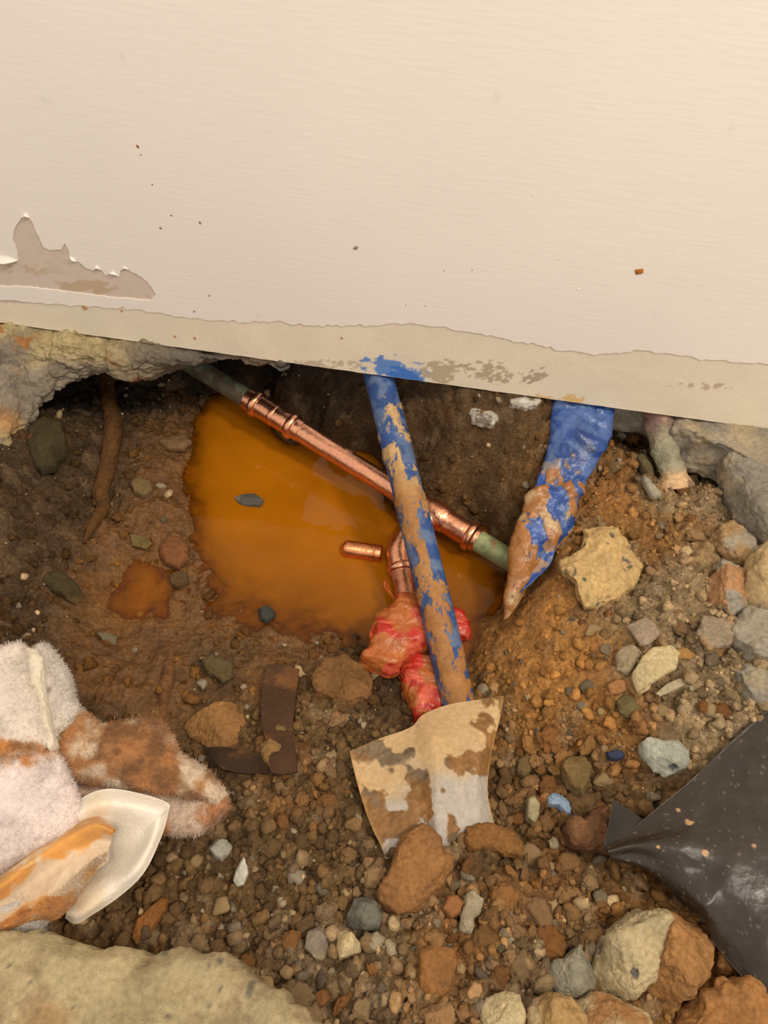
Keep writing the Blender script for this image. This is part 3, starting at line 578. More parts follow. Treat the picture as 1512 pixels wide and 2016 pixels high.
stone('dark blue-grey wet stone in the mud at the water edge', [(508, 1202), (528, 1196), (550, 1204), (540, 1218), (526, 1228), (512, 1222)], (60, 62, 58), .008, .003, seed=74, cuts=5, amp=.001, e=.35, mat=M_LEAD)
stone('round reddish mud ball on the left bank of the water', [(314, 1080), (330, 1063), (355, 1062), (372, 1080), (372, 1104), (352, 1120), (328, 1112), (316, 1098)], (142, 84, 46), .011, .003, 'clod', 'clay_clod', seed=75, amp=.003)
stone('muddy brown pebble directly under the round mud ball', [(332, 1134), (350, 1126), (370, 1130), (372, 1148), (352, 1160), (336, 1155)], (110, 78, 46), .007, .003, seed=76, amp=.002)
stone('flat greenish-tan chip above the round mud ball', [(256, 1054), (285, 1058), (300, 1068), (288, 1082), (262, 1076)], (130, 104, 56), .004, .004, 'stone', seed=77, amp=.0012, e=.25, cuts=2)
stone('long brown stone slab leaning on the dark left bank', [(76, 1128), (96, 1118), (120, 1126), (150, 1150), (166, 1175), (155, 1190), (132, 1180), (100, 1160)], (104, 76, 42), .009, .004, seed=78, amp=.003, cuts=3, col2=(86, 70, 40))
stone('small grey chip with a bright edge on wet mud above the cloth', [(190, 1248), (212, 1246), (232, 1252), (226, 1268), (204, 1266)], (118, 104, 76), .005, .003, seed=79, amp=.001, cuts=3, mat=M_LEAD)
stone('flat muddy stone at the upper left corner of the water', [(314, 872), (338, 862), (368, 862), (378, 872), (360, 886), (332, 886)], (140, 98, 60), .006, .004, seed=80, amp=.002, mat=M_LEAD)
stone('rounded grey-brown stone on the left bank below the flat muddy stone', [(258, 955), (276, 942), (298, 952), (302, 968), (284, 980), (264, 972)], (136, 104, 66), .008, .003, seed=81, amp=.002)
stone('large dark greenish stone set in the soil left of the root', [(60, 850), (90, 828), (125, 840), (132, 880), (110, 925), (80, 930), (62, 900)], (80, 66, 40), .014, .002, seed=82, amp=.004, cuts=3)
stone('beige flat stone, largest of the pale ones on the right slope', [(1240, 1332), (1262, 1292), (1284, 1276), (1318, 1272), (1338, 1288), (1330, 1318), (1292, 1340), (1256, 1368), (1243, 1352)], (188, 170, 128), .006, .005, seed=83, amp=.002, cuts=3, e=.3)
stone('grey-beige stone touching the left side of the largest pale flat stone', [(1210, 1290), (1225, 1272), (1248, 1270), (1262, 1290), (1250, 1310), (1236, 1328), (1214, 1318)], (170, 152, 120), .007, .004, seed=84, amp=.002, cuts=3, e=.35)
stone('mauve-grey flat stone, uppermost of the pale stones on the right slope', [(1234, 1232), (1252, 1224), (1270, 1216), (1288, 1230), (1298, 1250), (1280, 1270), (1258, 1272), (1246, 1250)], (158, 138, 118), .005, .005, seed=85, amp=.002, cuts=3, e=.25)
stone('olive-brown stone below the largest pale flat stone', [(1216, 1378), (1230, 1368), (1250, 1382), (1260, 1402), (1240, 1415), (1220, 1402)], (136, 116, 72), .006, .004, seed=86, amp=.0015, cuts=3)
stone('orange stone left of the largest pale flat stone', [(1196, 1350), (1212, 1340), (1235, 1342), (1240, 1358), (1222, 1366), (1202, 1364)], (178, 116, 66), .006, .004, seed=87, amp=.0015, cuts=2)
stone('long grey-white shard lying under the largest pale flat stone', [(1290, 1365), (1310, 1348), (1338, 1338), (1352, 1345), (1330, 1360), (1300, 1372)], (172, 158, 128), .004, .005, seed=88, amp=.001, cuts=3, e=.3)
stone('ochre triangular stone flake right of the largest pale flat stone', [(1328, 1282), (1350, 1278), (1378, 1298), (1360, 1300), (1334, 1296)], (184, 130, 66), .004, .005, seed=89, amp=.001, cuts=2, e=.3)
stone('brown angular rock standing in the rubble above the light blue chip', [(1102, 1512), (1120, 1492), (1148, 1488), (1164, 1515), (1162, 1555), (1146, 1572), (1118, 1548)], (140, 108, 62), .013, .006, seed=90, amp=.0025, cuts=5, res=(44, 150))
stone('oval brown pebble left of the brown angular rock', [(1016, 1500), (1028, 1490), (1042, 1498), (1044, 1520), (1030, 1536), (1016, 1522)], (128, 100, 62), .008, .004, seed=91, amp=.0012)
stone('upright grey-beige pebble left of the light blue chip', [(1036, 1575), (1050, 1566), (1062, 1585), (1058, 1612), (1048, 1626), (1034, 1612)], (166, 152, 118), .009, .004, seed=92, amp=.0015)
stone('tall reddish-brown clod left of the black plastic corner', [(1106, 1635), (1122, 1612), (1140, 1628), (1160, 1600), (1190, 1592), (1196, 1640), (1192, 1690), (1160, 1682), (1128, 1668)], (138, 90, 58), .016, .006, 'clod', 'clay_clod', seed=93, amp=.005, res=(50, 160))
stone('crumbly yellow-tan clod between the two brown strap pieces', [(515, 1470), (532, 1460), (552, 1475), (562, 1500), (556, 1525), (532, 1522), (520, 1505)], (164, 118, 66), .009, .007, 'clod', 'clay_clod', seed=94, amp=.004)
stone('thin tapering orange clay smear near the front concrete edge', [(258, 1848), (268, 1815), (290, 1790), (318, 1766), (334, 1768), (328, 1792), (305, 1825), (285, 1858), (268, 1862)], (164, 98, 44), .005, .004, 'clod', 'clay_clod', seed=95, amp=.002, e=.3)
stone('flat orange clay patch below the big clay clod', [(822, 1870), (860, 1860), (895, 1872), (905, 1900), (892, 1940), (865, 1985), (840, 1970), (818, 1930)], (162, 104, 52), .009, .004, 'clod', 'clay_clod', seed=96, amp=.004, e=.45)
stone('large pale rock stained orange on one side, below the black plastic', [(1174, 1880), (1186, 1850), (1210, 1825), (1240, 1800), (1275, 1788), (1305, 1792), (1322, 1830), (1312, 1880), (1290, 1930), (1250, 1965), (1205, 1975), (1172, 1940)], (184, 166, 128), .024, .012, 'rock', 'rock', seed=97, amp=.005, cuts=5, holes=.15, res=(60, 200), e=.42)
stone('orange clay rock joined to the right side of the large pale rock', [(1318, 1792), (1350, 1790), (1384, 1806), (1400, 1850), (1398, 1900), (1370, 1940), (1330, 1985), (1282, 1978), (1262, 1940), (1290, 1880), (1302, 1835)], (176, 118, 64), .024, .010, 'rock', 'rock', seed=98, amp=.006, cuts=3, res=(60, 200), e=.45)
stone('blue-grey peaked stone left of the large pale rock', [(1062, 1938), (1080, 1900), (1110, 1890), (1142, 1862), (1150, 1880), (1170, 1905), (1166, 1945), (1130, 1965), (1085, 1960)], (146, 140, 120), .014, .006, 'stone', seed=99, amp=.003, cuts=5, res=(50, 160))
stone('orange-topped rock at the bottom edge left of centre right', [(1040, 2000), (1050, 1962), (1082, 1952), (1120, 1965), (1150, 2000), (1150, 2060), (1090, 2080), (1042, 2050)], (182, 138, 84), .020, .012, 'rock', 'rock', seed=100, amp=.004, cuts=3, col2=(198, 176, 136), res=(50, 160))
stone('pale rock with orange stains on the bottom edge under the large pale rock', [(1120, 1965), (1150, 1950), (1200, 1955), (1255, 1985), (1275, 2020), (1260, 2080), (1170, 2080), (1130, 2020)], (190, 172, 134), .020, .010, 'rock', 'rock', seed=102, amp=.005, cuts=3, col2=(176, 118, 66), res=(50, 160))
stone('cream rock at the bottom edge with a dark notch on its right', [(945, 2000), (955, 1960), (990, 1952), (1020, 1960), (1032, 2000), (1025, 2060), (960, 2070)], (190, 172, 132), .018, .008, 'rock', 'rock', seed=103, amp=.003, cuts=5, res=(50, 160))
stone('small round orange clod under the torn edge of the black plastic', [(1402, 1875), (1420, 1862), (1445, 1870), (1450, 1900), (1430, 1920), (1405, 1905)], (168, 106, 54), .012, .006, 'clod', 'clay_clod', seed=104, amp=.004)
stone('crumbly orange heap of clay in the bottom right corner', [(1370, 1960), (1400, 1935), (1440, 1930), (1480, 1935), (1512, 1975), (1580, 2010), (1560, 2080), (1380, 2080), (1340, 2020)], (176, 114, 60), .022, .004, 'clod', 'clay_clod', seed=105, amp=.008, res=(60, 200))
stone('grey rounded stone right of the crusted lead pipe', [(1374, 932), (1385, 918), (1405, 920), (1416, 940), (1410, 960), (1388, 964), (1376, 952)], (118, 106, 84), .011, .006, seed=106, amp=.002)
stone('long dark brown pebble left of the crusted lead pipe', [(1252, 905), (1258, 896), (1270, 900), (1284, 930), (1286, 945), (1276, 946), (1262, 925)], (112, 94, 62), .007, .006, seed=107, amp=.001)
stone('pale grey finger-shaped stone below the long dark pebble', [(1264, 940), (1276, 945), (1296, 968), (1302, 978), (1290, 984), (1280, 978), (1268, 955)], (160, 154, 132), .005, .006, seed=108, amp=.001)
stone('orange oval stone right of the blue pipe sheet, in the front rubble', [(868, 1790), (880, 1765), (900, 1762), (914, 1778), (906, 1800), (885, 1812)], (158, 96, 52), .007, .005, seed=109, amp=.0015)
stone('grey knobbly stone column in the front rubble beside the orange oval stone', [(914, 1768), (932, 1756), (950, 1772), (944, 1795), (928, 1812), (925, 1838), (908, 1832), (912, 1800)], (162, 148, 122), .008, .005, seed=110, amp=.003)
stone('olive clod on the mud bank with a fibrous top', [(395, 1300), (420, 1288), (455, 1305), (462, 1335), (440, 1345), (410, 1330)], (104, 84, 50), .008, .003, 'clod', 'clay_clod', seed=111, amp=.004)
stone('broad brown clay lump above the translucent sheet, beside the red wrap', [(612, 1330), (640, 1300), (680, 1292), (712, 1310), (735, 1345), (722, 1385), (690, 1392), (655, 1378), (622, 1372)], (146, 96, 52), .013, .004, 'clod', 'clay_clod', seed=112, amp=.006, res=(50, 160))

# ------------------------------------------------------------------ copper pipework
def prof(L, base, rings):
    """radius along the pipe: rings = (position, half width, extra radius)"""
    R = np.full(len(L), base)
    for p, hw, ex, *fl in rings:
        k = sstep(1.0, .8 if fl else .0, np.abs(L-p)/hw); R = np.maximum(R, base+ex*(sstep(1.02, .9, np.abs(L-p)/hw) if fl else np.sqrt(np.clip(1-((L-p)/hw)**2, 0, 1))))
    return R
def pipe_part(name, P0, P1, r, rings, parent, col, dull, n=260, s=0, mat=None, lab=None):
    P = resample([P0, P1], n); L = np.linalg.norm(P-P[0], axis=1); R = prof(L, r, rings)
    V, F = tube(P, R, 48); o_ = solid(name, V, F[:, ::-1], fin(col(V) if callable(col) else vcol(V, col, s, .06, 60)), mat or M_COPPER, parent, {'dull': dull(V) if callable(dull) else np.full(len(V), dull)})
    if lab: o_['label'] = lab
    return o_
RC = .0130
pA = U(385, 722, -.100); pB = U(1012, 1108, -.134)
def on(px):                                        # point of the straight run nearest to a pixel column
    best = None
    for t in np.linspace(-.2, 1.3, 1500):
        q = pA+(pB-pA)*t; d = q-CAMP; zc = d@BF; x = 756+FPX*(d@BR)/zc
        if best is None or abs(x-px) < best[0]: best = (abs(x-px), q)
    return best[1]
cp_root = thing('copper_pipework', 'bright copper water pipe with crimped fittings running above the orange water', 'pipe', tuple(on(840)))
bpy.context.view_layer.update()
CU = (236, 168, 132)
def tarn(V):
    c = vcol(V, (120, 132, 108), 5, .25, 60); return mixc(c, vcol(V, (96, 84, 66), 6, .2, 60), sstep(-.1, .3, fbm(V, 50, 3, 4)))
pipe_part('tarnished_pipe', on(385)-(pB-pA)*.15, on(508), RC*.98, [], cp_root, tarn, .85, 120, lab='old tarnished grey-green end of the pipe under the slab')
a_ = on(488); b_ = on(594); Lc = np.linalg.norm(b_-a_)
pipe_part('coupling', a_, b_, RC*1.10, [(Lc*.17, .0052, .0034), (Lc*.83, .0052, .0034), (Lc*.5, .003, .0007)], cp_root, CU, .0, 220)
pipe_part('pipe_run', on(560), on(850), RC, [], cp_root, CU, lambda V: sstep(.25, .5, fbm(V, 30, 4, 9))*.35, 260)
tA, tB = on(818), on(940); Lt = np.linalg.norm(tB-tA)
pipe_part('tee_fitting', tA, tB, RC*1.13, [(.004, .0045, .0034), (Lt-.010, .005, .0036), (Lt*.35, .014, .0022)], cp_root, CU, .0, 260)
def verd(V):
    c = vcol(V, (150, 158, 112), 15, .2, 70); return mixc(c, vcol(V, (176, 120, 84), 16, .2, 70), sstep(.0, .25, fbm(V, 55, 3, 14)))
pipe_part('tarnished_pipe', on(930), on(1015)+(pB-pA)*.05, RC, [(.004, .003, .0006)], cp_root, verd, lambda V: np.full(len(V), .75), 120, lab='green corroded stretch of pipe right of the tee')
br0 = on(856); e0 = U(786, 1082, -.138); e1 = U(792, 1128, -.142); q1 = U(806, 1190, -.146); q2 = U(842, 1425, -.150)
Pb = catmull([br0, U(815, 1048, -.135), e0, e1], 160); V, F = tube(Pb, prof(np.linspace(0, 1, 160), RC*1.08, [(.95, .05, .0032), (.2, .06, .0025)]), 40)
solid('elbow', V, F[:, ::-1], fin(vcol(V, CU, 3, .06)), M_COPPER, cp_root, {'dull': np.zeros(len(V))})
pipe_part('branch_pipe', U(790, 1112, -.141), q2, RC*.97, [(.006, .006, .002)], cp_root, (206, 140, 108), lambda V: sstep(-.1, .4, fbm(V, 40, 4, 19))*.6, 200)
# loose stub of copper in the water
s0 = U(672, 1079, ZW+.0035); s1 = U(752, 1091, ZW+.0035); P = resample([s0, s1], 90); L = np.linspace(0, 1, 90)
R = .0105*np.sqrt(np.clip(1-(np.clip(.16-L, 0, 1)/.16)**2.6, 0, 1)); R = np.where(L > .96, .0105*(1-.10*(L-.96)/.04), R); R = np.where((L > .78) & (L < .82), R*1.05, R)
V, F = tube(P, np.maximum(R, 1e-5), 40); tag(solid('copper_stub', V, F[:, ::-1], fin(vcol(V, (230, 152, 104), 3, .06)), M_COPPER, None, {'dull': np.zeros(len(V))}), 'short copper end cap floating half sunk in the orange water', 'pipe cap')

# ------------------------------------------------------------------ blue pipe
RB = .0172
k0 = U(742, 728, -.014); k1 = U(905, 1400, -.128); dv = k1-k0
P = resample([k0-dv*.12, k0, k0+dv*.35+np.array([.001, 0, .002]), k0+dv*.7+np.array([.002, 0, .001]), k1+dv*.06], 420)
V, F = tube(P, RB*(1+.012*np.sin(np.linspace(0, 26, 420))), 72)
Nn = normals_of(V, F[:, ::-1]); Lp = np.linalg.norm(V-P[0], axis=1)
tt = np.clip(((V-k0)@dv)/(dv@dv), -.2, 1.2)
ax = k0+tt[:, None]*dv; side = ((V-ax)@np.array([1, 0, 0]))/RB; topn = ((V-ax)@np.array([0, -.3, .95]))/RB
sx = (V-ax)@np.cross(dv/np.linalg.norm(dv), (CAMP-k0)/np.linalg.norm(CAMP-k0))/RB; n_ = fbm(np.c_[sx*RB, tt*.30*.42, 0*sx], 135, 6, 31, .7); mudm = sstep(-.06, .10, n_*1.05+.12+.10*sstep(.15, .5, tt)-.42*np.abs(sx+.04)-.5*sstep(.17, .08, tt)-.3*(topn < -.3))
c = vcol(V, (46, 74, 128), 2, .16, 45); c = mixc(c, vcol(V, (116, 130, 152), 3, .1, 60), sstep(-.05, .3, fbm(V, 70, 5, 6))*.6)
c = mixc(c, mixc(vcol(V, (186, 152, 104), 4, .12, 90), vcol(V, (158, 108, 58), 5, .12, 90), sstep(.25, .75, tt+.3*fbm(V, 20, 3, 3))), mudm)
V = displace(V, F[:, ::-1], mudm*(.0008+.0009*fbm(V, 160, 3, 3)))
o = solid('blue_pipe', V, F[:, ::-1], fin(c), M_BLUE); tag(o, 'thick blue plastic pipe smeared with tan mud, crossing over the copper pipe', 'pipe')

# ------------------------------------------------------------------ blue sleeve
Ls = [(1108, 765), (1100, 800), (1088, 862), (1064, 925), (1040, 975), (1030, 1018), (1020, 1068), (1008, 1120), (996, 1172), (992, 1222)]
Rs = [(1214, 778), (1207, 815), (1184, 880), (1166, 922), (1140, 968), (1130, 1002), (1116, 1050), (1082, 1092), (1046, 1140), (1010, 1205)]
zs = [-.002, -.018, -.034, -.048, -.058, -.068, -.080, -.092, -.104, -.118]
secs = []
for (a, b, zz) in zip(Ls, Rs, zs):
    A_, B_ = U(*a, zz), U(*b, zz+.004); c_ = (A_+B_)/2; h_ = (B_-A_)/2; wdt = np.linalg.norm(h_)
    up = np.array([0, -.45, .9])*min(.0105, wdt*.45)
    secs.append([c_+h_*math.cos(t)+up*math.sin(t)*(1 if math.sin(t) > 0 else .8) for t in np.linspace(0, 2*np.pi, 12, endpoint=False)])
Gd = loft(secs, 240, 120, True); V = Gd.reshape(-1, 3); F = grid_faces(240, 120, cv=True)
Nn = normals_of(V, F); ctr = Gd.mean(1).repeat(120, 0)
if np.einsum('ij,ij->i', V-ctr, Nn).mean() < 0: F = F[:, ::-1]
Q = V@np.array([[1, .5, 0], [-.5, 1, 0], [0, 0, 1.0]])
t_ = np.repeat(np.linspace(0, 1, 240), 120)
ku = np.exp(-((t_-.44+.012*np.sin(V[:, 0]*200))/.022)**2)*.0035-np.exp(-((t_-.40)/.02)**2)*.0025
V2 = displace(V, F, .0075*np.sign(ridge(Q*np.array([1, .4, 1]), 17, 1, 41))*np.abs(ridge(Q*np.array([1, .4, 1]), 17, 1, 41))**1.6+.0022*ridge(Q*np.array([1, .6, 1]), 52, 2, 42)+ku)
c = vcol(V, (36, 68, 134), 12, .22, 40); c = mixc(c, vcol(V, (120, 138, 176), 13, .12, 80), sstep(.25, .55, ridge(Q, 38, 4, 45))*.45)
mm = sstep(.0, .12, fbm(V*np.array([1, .6, 1]), 48, 5, 47)+(t_-.52)*1.0-.05); sd = ((V-ctr)@np.array([1, .25, 0]))
mm = np.maximum(mm, sstep(-.0, .10, fbm(V, 50, 4, 48)+sstep(-.004, -.020, sd)*.5*sstep(.32, .45, t_)-.2))*sstep(.22, .36, t_+.08*fbm(V, 60, 3, 5))
c = mixc(c, mixc(vcol(V, (156, 104, 56), 14, .15, 90), vcol(V, (172, 140, 98), 15, .1, 90), sstep(.1, .3, fbm(V, 33, 3, 50))), mm)
V2 = displace(V2, F, mm*.0012*(1+fbm(V, 150, 3, 8)))
o = solid('blue_sleeve', V2, F, fin(c), M_FILM); tag(o, 'crumpled blue plastic sleeve hanging from under the wall, caked with clay', 'plastic wrap')
X_ = [[U(1050, 1066, -.072), U(1064, 1070, -.068), U(1080, 1068, -.068), U(1092, 1064, -.074)], [U(1034, 1092, -.078), U(1052, 1094, -.079), U(1072, 1094, -.078), U(1090, 1092, -.076)],
      [U(1022, 1120, -.086), U(1040, 1124, -.088), U(1060, 1122, -.086), U(1080, 1116, -.082)], [U(1012, 1150, -.094), U(1026, 1152, -.096), U(1040, 1146, -.093), U(1056, 1138, -.088)], [U(1008, 1178, -.101), U(1012, 1176, -.102), U(1020, 1170, -.100), U(1030, 1160, -.095)]]
V, F, n = sheet(loft(X_, 60, 50), .0012); V[:, 2] += .002+.0012*ridge(V, 45, 2, 4)
c = vcol(V, (30, 66, 140), 5, .15, 50); c = mixc(c, vcol(V, (162, 118, 80), 6, .1, 60), sstep(.1, .25, fbm(V, 60, 4, 3))*.9); e_ = np.tile(np.tile(np.linspace(0, 1, 50), 60), 2); c = mixc(c, vcol(V, (80, 128, 196), 7), sstep(.9, .98, e_)*.7)
solid('curled_flap', V, F, fin(c), M_FILM, o)

# ------------------------------------------------------------------ crusted lead pipe
P = catmull([np.array(W(1284, 760))*[1, 0, 0]+[0, .040, .045], np.array(W(1290, 800))*[1, 0, 0]+[0, .026, .012], U(1297, 820, -.016), U(1302, 862, -.030), U(1314, 900, -.040), U(1326, 930, -.046), U(1328, 958, -.058)], 150); L = np.linspace(0, 1, 150)
R = .0165*(1-.1*L)*(1+.07*np.sin(L*34)+.06*np.sin(L*19+1))+.004*sstep(.84, .92, L)*sstep(1.0, .98, L)-.002*sstep(.5, .6, L)*sstep(.84, .8, L)
V, F = tube(P, R, 56); F = F[:, ::-1]; V = displace(V, F, .0018*fbm(V, 90, 4, 3)+.0016*ridge(V, 60, 2, 5))
l_ = np.repeat(np.r_[0, L, 1], 56); c = mixc(vcol(V, (128, 98, 88), 1, .2, 60), vcol(V, (150, 144, 118), 2, .2, 60), sstep(.3, .6, l_+.15*fbm(V, 60, 3, 1))); c = mixc(c, vcol(V, (204, 168, 128), 3, .15, 70), np.maximum(sstep(.78, .86, l_+.05*fbm(V, 60, 3, 1)), sstep(.3, .5, fbm(V, 60, 3, 8))*.5))
o = solid('crusted_pipe', V, F, fin(c), M_LEAD); tag(o, 'stubby old grey and pink pipe thick with mineral crust, right of the blue sleeve', 'pipe')

# ------------------------------------------------------------------ tree root
rp_ = [(212, 745), (216, 790), (224, 840), (222, 880), (214, 925), (200, 975), (206, 1000), (186, 1040), (168, 1072)]
P = catmull([np.array(G(x, y))+[0, 0, .004+.004*(i % 2)] for i, (x, y) in enumerate(rp_)], 200)
P[:, 2] = np.convolve(np.r_[[P[0, 2]]*10, P[:, 2], [P[-1, 2]]*10], np.ones(21)/21, 'valid')
R = np.interp(np.linspace(0, 1, 200), [0, .3, .55, .8, 1], [.009, .0105, .0095, .007, .002]); V, F = tube(P, R, 36); F = F[:, ::-1]
V = displace(V, F, .0012*ridge(V*np.array([1.6, .4, .8]), 120, 3, 2)); c = vcol(V*np.array([1.6, .4, .8]), (96, 64, 30), 4, .25, 90)
tag(solid('tree_root', V, F, fin(c), M_ROOT), 'brown root hanging down the dark left bank from the hollow', 'root')
for i, (pts, r0, lab) in enumerate([([(338, 1285), (330, 1320), (322, 1370), (318, 1425)], .0075, 'thick muddy root fragment running down the bank above the cloth'), ([(232, 1312), (212, 1340), (196, 1372), (182, 1398)], .004, 'thin root fragment on the dark bank beside the cloth')]):
    P = catmull([np.array(G(x, y))+[0, 0, .003] for x, y in pts], 90); P[:, 2] = np.linspace(P[0, 2], P[-1, 2], 90)*.5+P[:, 2]*.5
    P[:, 2] -= r0*.55; V, F = tube(P, r0*np.sin(np.linspace(.5, 2.8, 90)), 24); F = F[:, ::-1]; V = displace(V, F, .001*ridge(V, 110, 3, i)); tag(solid('root_fragment', V, F, fin(vcol(V, (104, 70, 40), 4, .25, 90)), M_ROOT), lab, 'root')

# ------------------------------------------------------------------ brown strap
def mat_strap():
    m = mat_attr('woven_strap', .8, (), .2, vary=.15); N = m.node_tree.nodes; L = m.node_tree.links
    tc = N.new('ShaderNodeTexCoord'); v = N.new('ShaderNodeTexWave'); v.inputs['Scale'].default_value = 260; v.bands_direction = 'X'; L.new(tc.outputs['Object'], v.inputs[0])
    v2 = N.new('ShaderNodeTexWave'); v2.inputs['Scale'].default_value = 200; v2.bands_direction = 'Y'; L.new(tc.outputs['Object'], v2.inputs[0])
    a = N.new('ShaderNodeMath'); a.operation = 'MULTIPLY'; L.new(v.outputs['Fac'], a.inputs[0]); L.new(v2.outputs['Fac'], a.inputs[1])
    b = N.new('ShaderNodeBump'); b.inputs['Strength'].default_value = .8; b.inputs['Distance'].default_value = .0008; L.new(a.outputs[0], b.inputs['Height']); L.new(b.outputs[0], N['Principled BSDF'].inputs['Normal']); return m
M_STRAP = mat_strap()
def strap(rows, lift, lab, thick=.0016, col=(80, 56, 38), nu=120, nv=36):
    R_ = []
    for r in rows:
        R_.append([G(x, y)+np.array([0, 0, 0]) for x, y in r])
    A_ = np.array(R_); A_[..., 2] = A_[..., 2].mean(1, keepdims=True)*.6+A_[..., 2]*.4
    X_ = np.array([[U(x, y, A_[i, j, 2]+lift+.002*math.sin(i*1.7)) for j, (x, y) in enumerate(r)] for i, r in enumerate(rows)])
    Gd = loft(X_, nu, nv); V, F, n = sheet(Gd, thick); c = vcol(V, col, 3, .15, 50); e = sstep(.0, .35, fbm(V, 40, 4, 9)-.12); c = mixc(c, vcol(V, (128, 86, 48), 3, .15, 80), e*.8)
    return tag(solid('brown_strap', V, F, fin(c), M_STRAP), lab, 'strap')
strap([[(526, 1308), (556, 1308), (590, 1318)], [(518, 1345), (550, 1346), (585, 1352)], [(514, 1385), (548, 1388), (580, 1392)], [(517, 1430), (548, 1432), (576, 1434)], [(527, 1475), (552, 1480), (582, 1476)], [(532, 1520), (555, 1525), (586, 1520)]], .010, 'dark brown woven strap standing upright out of the mud')
strap([[(398, 1473), (404, 1478), (412, 1486)], [(428, 1470), (432, 1486), (430, 1508)], [(460, 1473), (462, 1494), (462, 1520)], [(495, 1480), (498, 1500), (500, 1524)], [(524, 1484), (526, 1503), (530, 1524)]], .012, 'dark brown strap piece lying flat below the orange clay clod', col=(62, 46, 34))

# ------------------------------------------------------------------ red wrap on the branch pipe
red = thing('red_wrap', 'crumpled red plastic tape wrapped round the copper branch pipe', 'plastic wrap', tuple(U(820, 1250, -.14)))
bpy.context.view_layer.update()
def redblob(name, ol, z_, h_, seed, mudy):
    V, F = blob(ol, z_, h_, 60, 200, .5, .75, .9, .004)
    Q = V@np.array([[.5, .2, 0], [-.2, 1.3, 0], [0, 0, 1.0]]); V2 = displace(V, F, .0050*ridge(Q, 38, 3, seed)+.0012*ridge(V, 120, 3, seed+2))
    c = mixc(vcol(V, (172, 40, 28), seed, .22, 50), vcol(V, (200, 88, 60), seed+1, .1, 60), sstep(.25, .6, ridge(Q, 55, 4, seed)))
    m_ = sstep(-.05, .2, fbm(V, 50, 4, seed+3)+mudy(V)); c = mixc(c, vcol(V, (168, 100, 44), seed+4, .15, 90), m_*.85)
    return solid(name, V2, F, fin(c), M_FILM, red)
ym = U(0, 1225, -.12)[1]
redblob('wrap_fold', [(712, 1302), (728, 1282), (732, 1250), (742, 1222), (765, 1210), (785, 1182), (812, 1176), (842, 1180), (858, 1215), (868, 1250), (848, 1282), (815, 1292), (792, 1312), (765, 1328), (738, 1318)], -.128, .020, 201, lambda V: sstep(-.02, .03, V[:, 1]-ym)*.55-.28)
redblob('wrap_fold', [(868, 1218), (888, 1204), (908, 1210), (926, 1238), (922, 1258), (902, 1270), (880, 1262), (866, 1245)], -.132, .012, 205, lambda V: -.25)
redblob('wrap_tail', [(792, 1322), (808, 1298), (840, 1286), (872, 1298), (882, 1340), (886, 1400), (850, 1420), (818, 1425), (812, 1385), (797, 1365)], -.138, .016, 209, lambda V: .10)
P = catmull([U(788, 1190, -.13), U(776, 1178, -.128), U(768, 1165, -.13), U(762, 1150, -.13), U(757, 1146, -.128), U(758, 1156, -.13), U(768, 1168, -.13)], 60); V, F = tube(P, np.full(60, .0009), 10)
solid('loose_strand', V, F[:, ::-1], fin(vcol(V, (190, 80, 40), 1)), M_FILM, red)

# ------------------------------------------------------------------ translucent sheet
rows = [[(688, 1480), (745, 1455), (808, 1432), (832, 1408), (880, 1388), (938, 1378), (992, 1370)],
        [(700, 1530), (755, 1508), (812, 1478), (850, 1452), (895, 1440), (940, 1432), (985, 1412)],
        [(714, 1580), (768, 1560), (822, 1535), (858, 1512), (900, 1500), (938, 1494), (968, 1480)],
        [(732, 1630), (782, 1612), (832, 1592), (862, 1580), (905, 1570), (938, 1562), (960, 1556)],
        [(752, 1672), (800, 1655), (838, 1645), (866, 1655), (905, 1628), (945, 1622), (972, 1618)],
        [(758, 1692), (808, 1680), (848, 1675), (880, 1690), (910, 1650), (948, 1642), (982, 1640)]]
zz_ = [[-.100, -.098, -.098, -.098, -.096, -.094, -.090], [-.096, -.095, -.090, -.082, -.088, -.088, -.092], [-.092, -.090, -.088, -.078, -.082, -.082, -.094], [-.088, -.085, -.084, -.074, -.080, -.080, -.092], [-.088, -.084, -.088, -.078, -.082, -.082, -.094], [-.092, -.090, -.100, -.096, -.092, -.092, -.100]]
X_ = [[U(*rows[i][j], zz_[i][j]) for j in range(7)] for i in range(6)]
Gd = loft(X_, 130, 130); V, F, n = sheet(Gd, .0009); V[:, 2] += .0012*fbm(np.tile(Gd.reshape(-1, 3), (2, 1))[:len(V)], 60, 3, 3)
u_ = np.tile(np.repeat(np.linspace(0, 1, 130), 130), 2); v_ = np.tile(np.tile(np.linspace(0, 1, 130), 130), 2)
c = mixc(vcol(V, (216, 184, 136), 1, .05, 30), vcol(V, (198, 188, 176), 2, .05, 30), sstep(.25, .55, u_+.25*fbm(V, 30, 3, 3)))
mm = sstep(.0, .12, fbm(V, 48, 5, 6)+.34*sstep(.5, .35, v_)*sstep(.12, .5, u_)-.22+.30*sstep(.82, .92, v_)*sstep(.6, .3, u_)+.3*sstep(.12, .02, np.abs(u_-.42))*sstep(.5, .6, v_))
c = mixc(c, mixc(vcol(V, (150, 108, 62), 7, .2, 100), vcol(V, (128, 108, 84), 8, .2, 100), sstep(0, .2, fbm(V, 25, 3, 8))), mm*.95)
edge = sstep(.03, .0, np.minimum(v_, 1-v_)); c = mixc(c, vcol(V, (198, 156, 98), 9), edge*.6)
V[:, 2] += mm*.0018*(.6+fbm(V, 200, 3, 9))
o = solid('translucent_sheet', V, F, fin(c), M_SHEET); tag(o, 'torn square of milky translucent plastic sheet smeared with mud, below the blue pipe', 'plastic sheet')

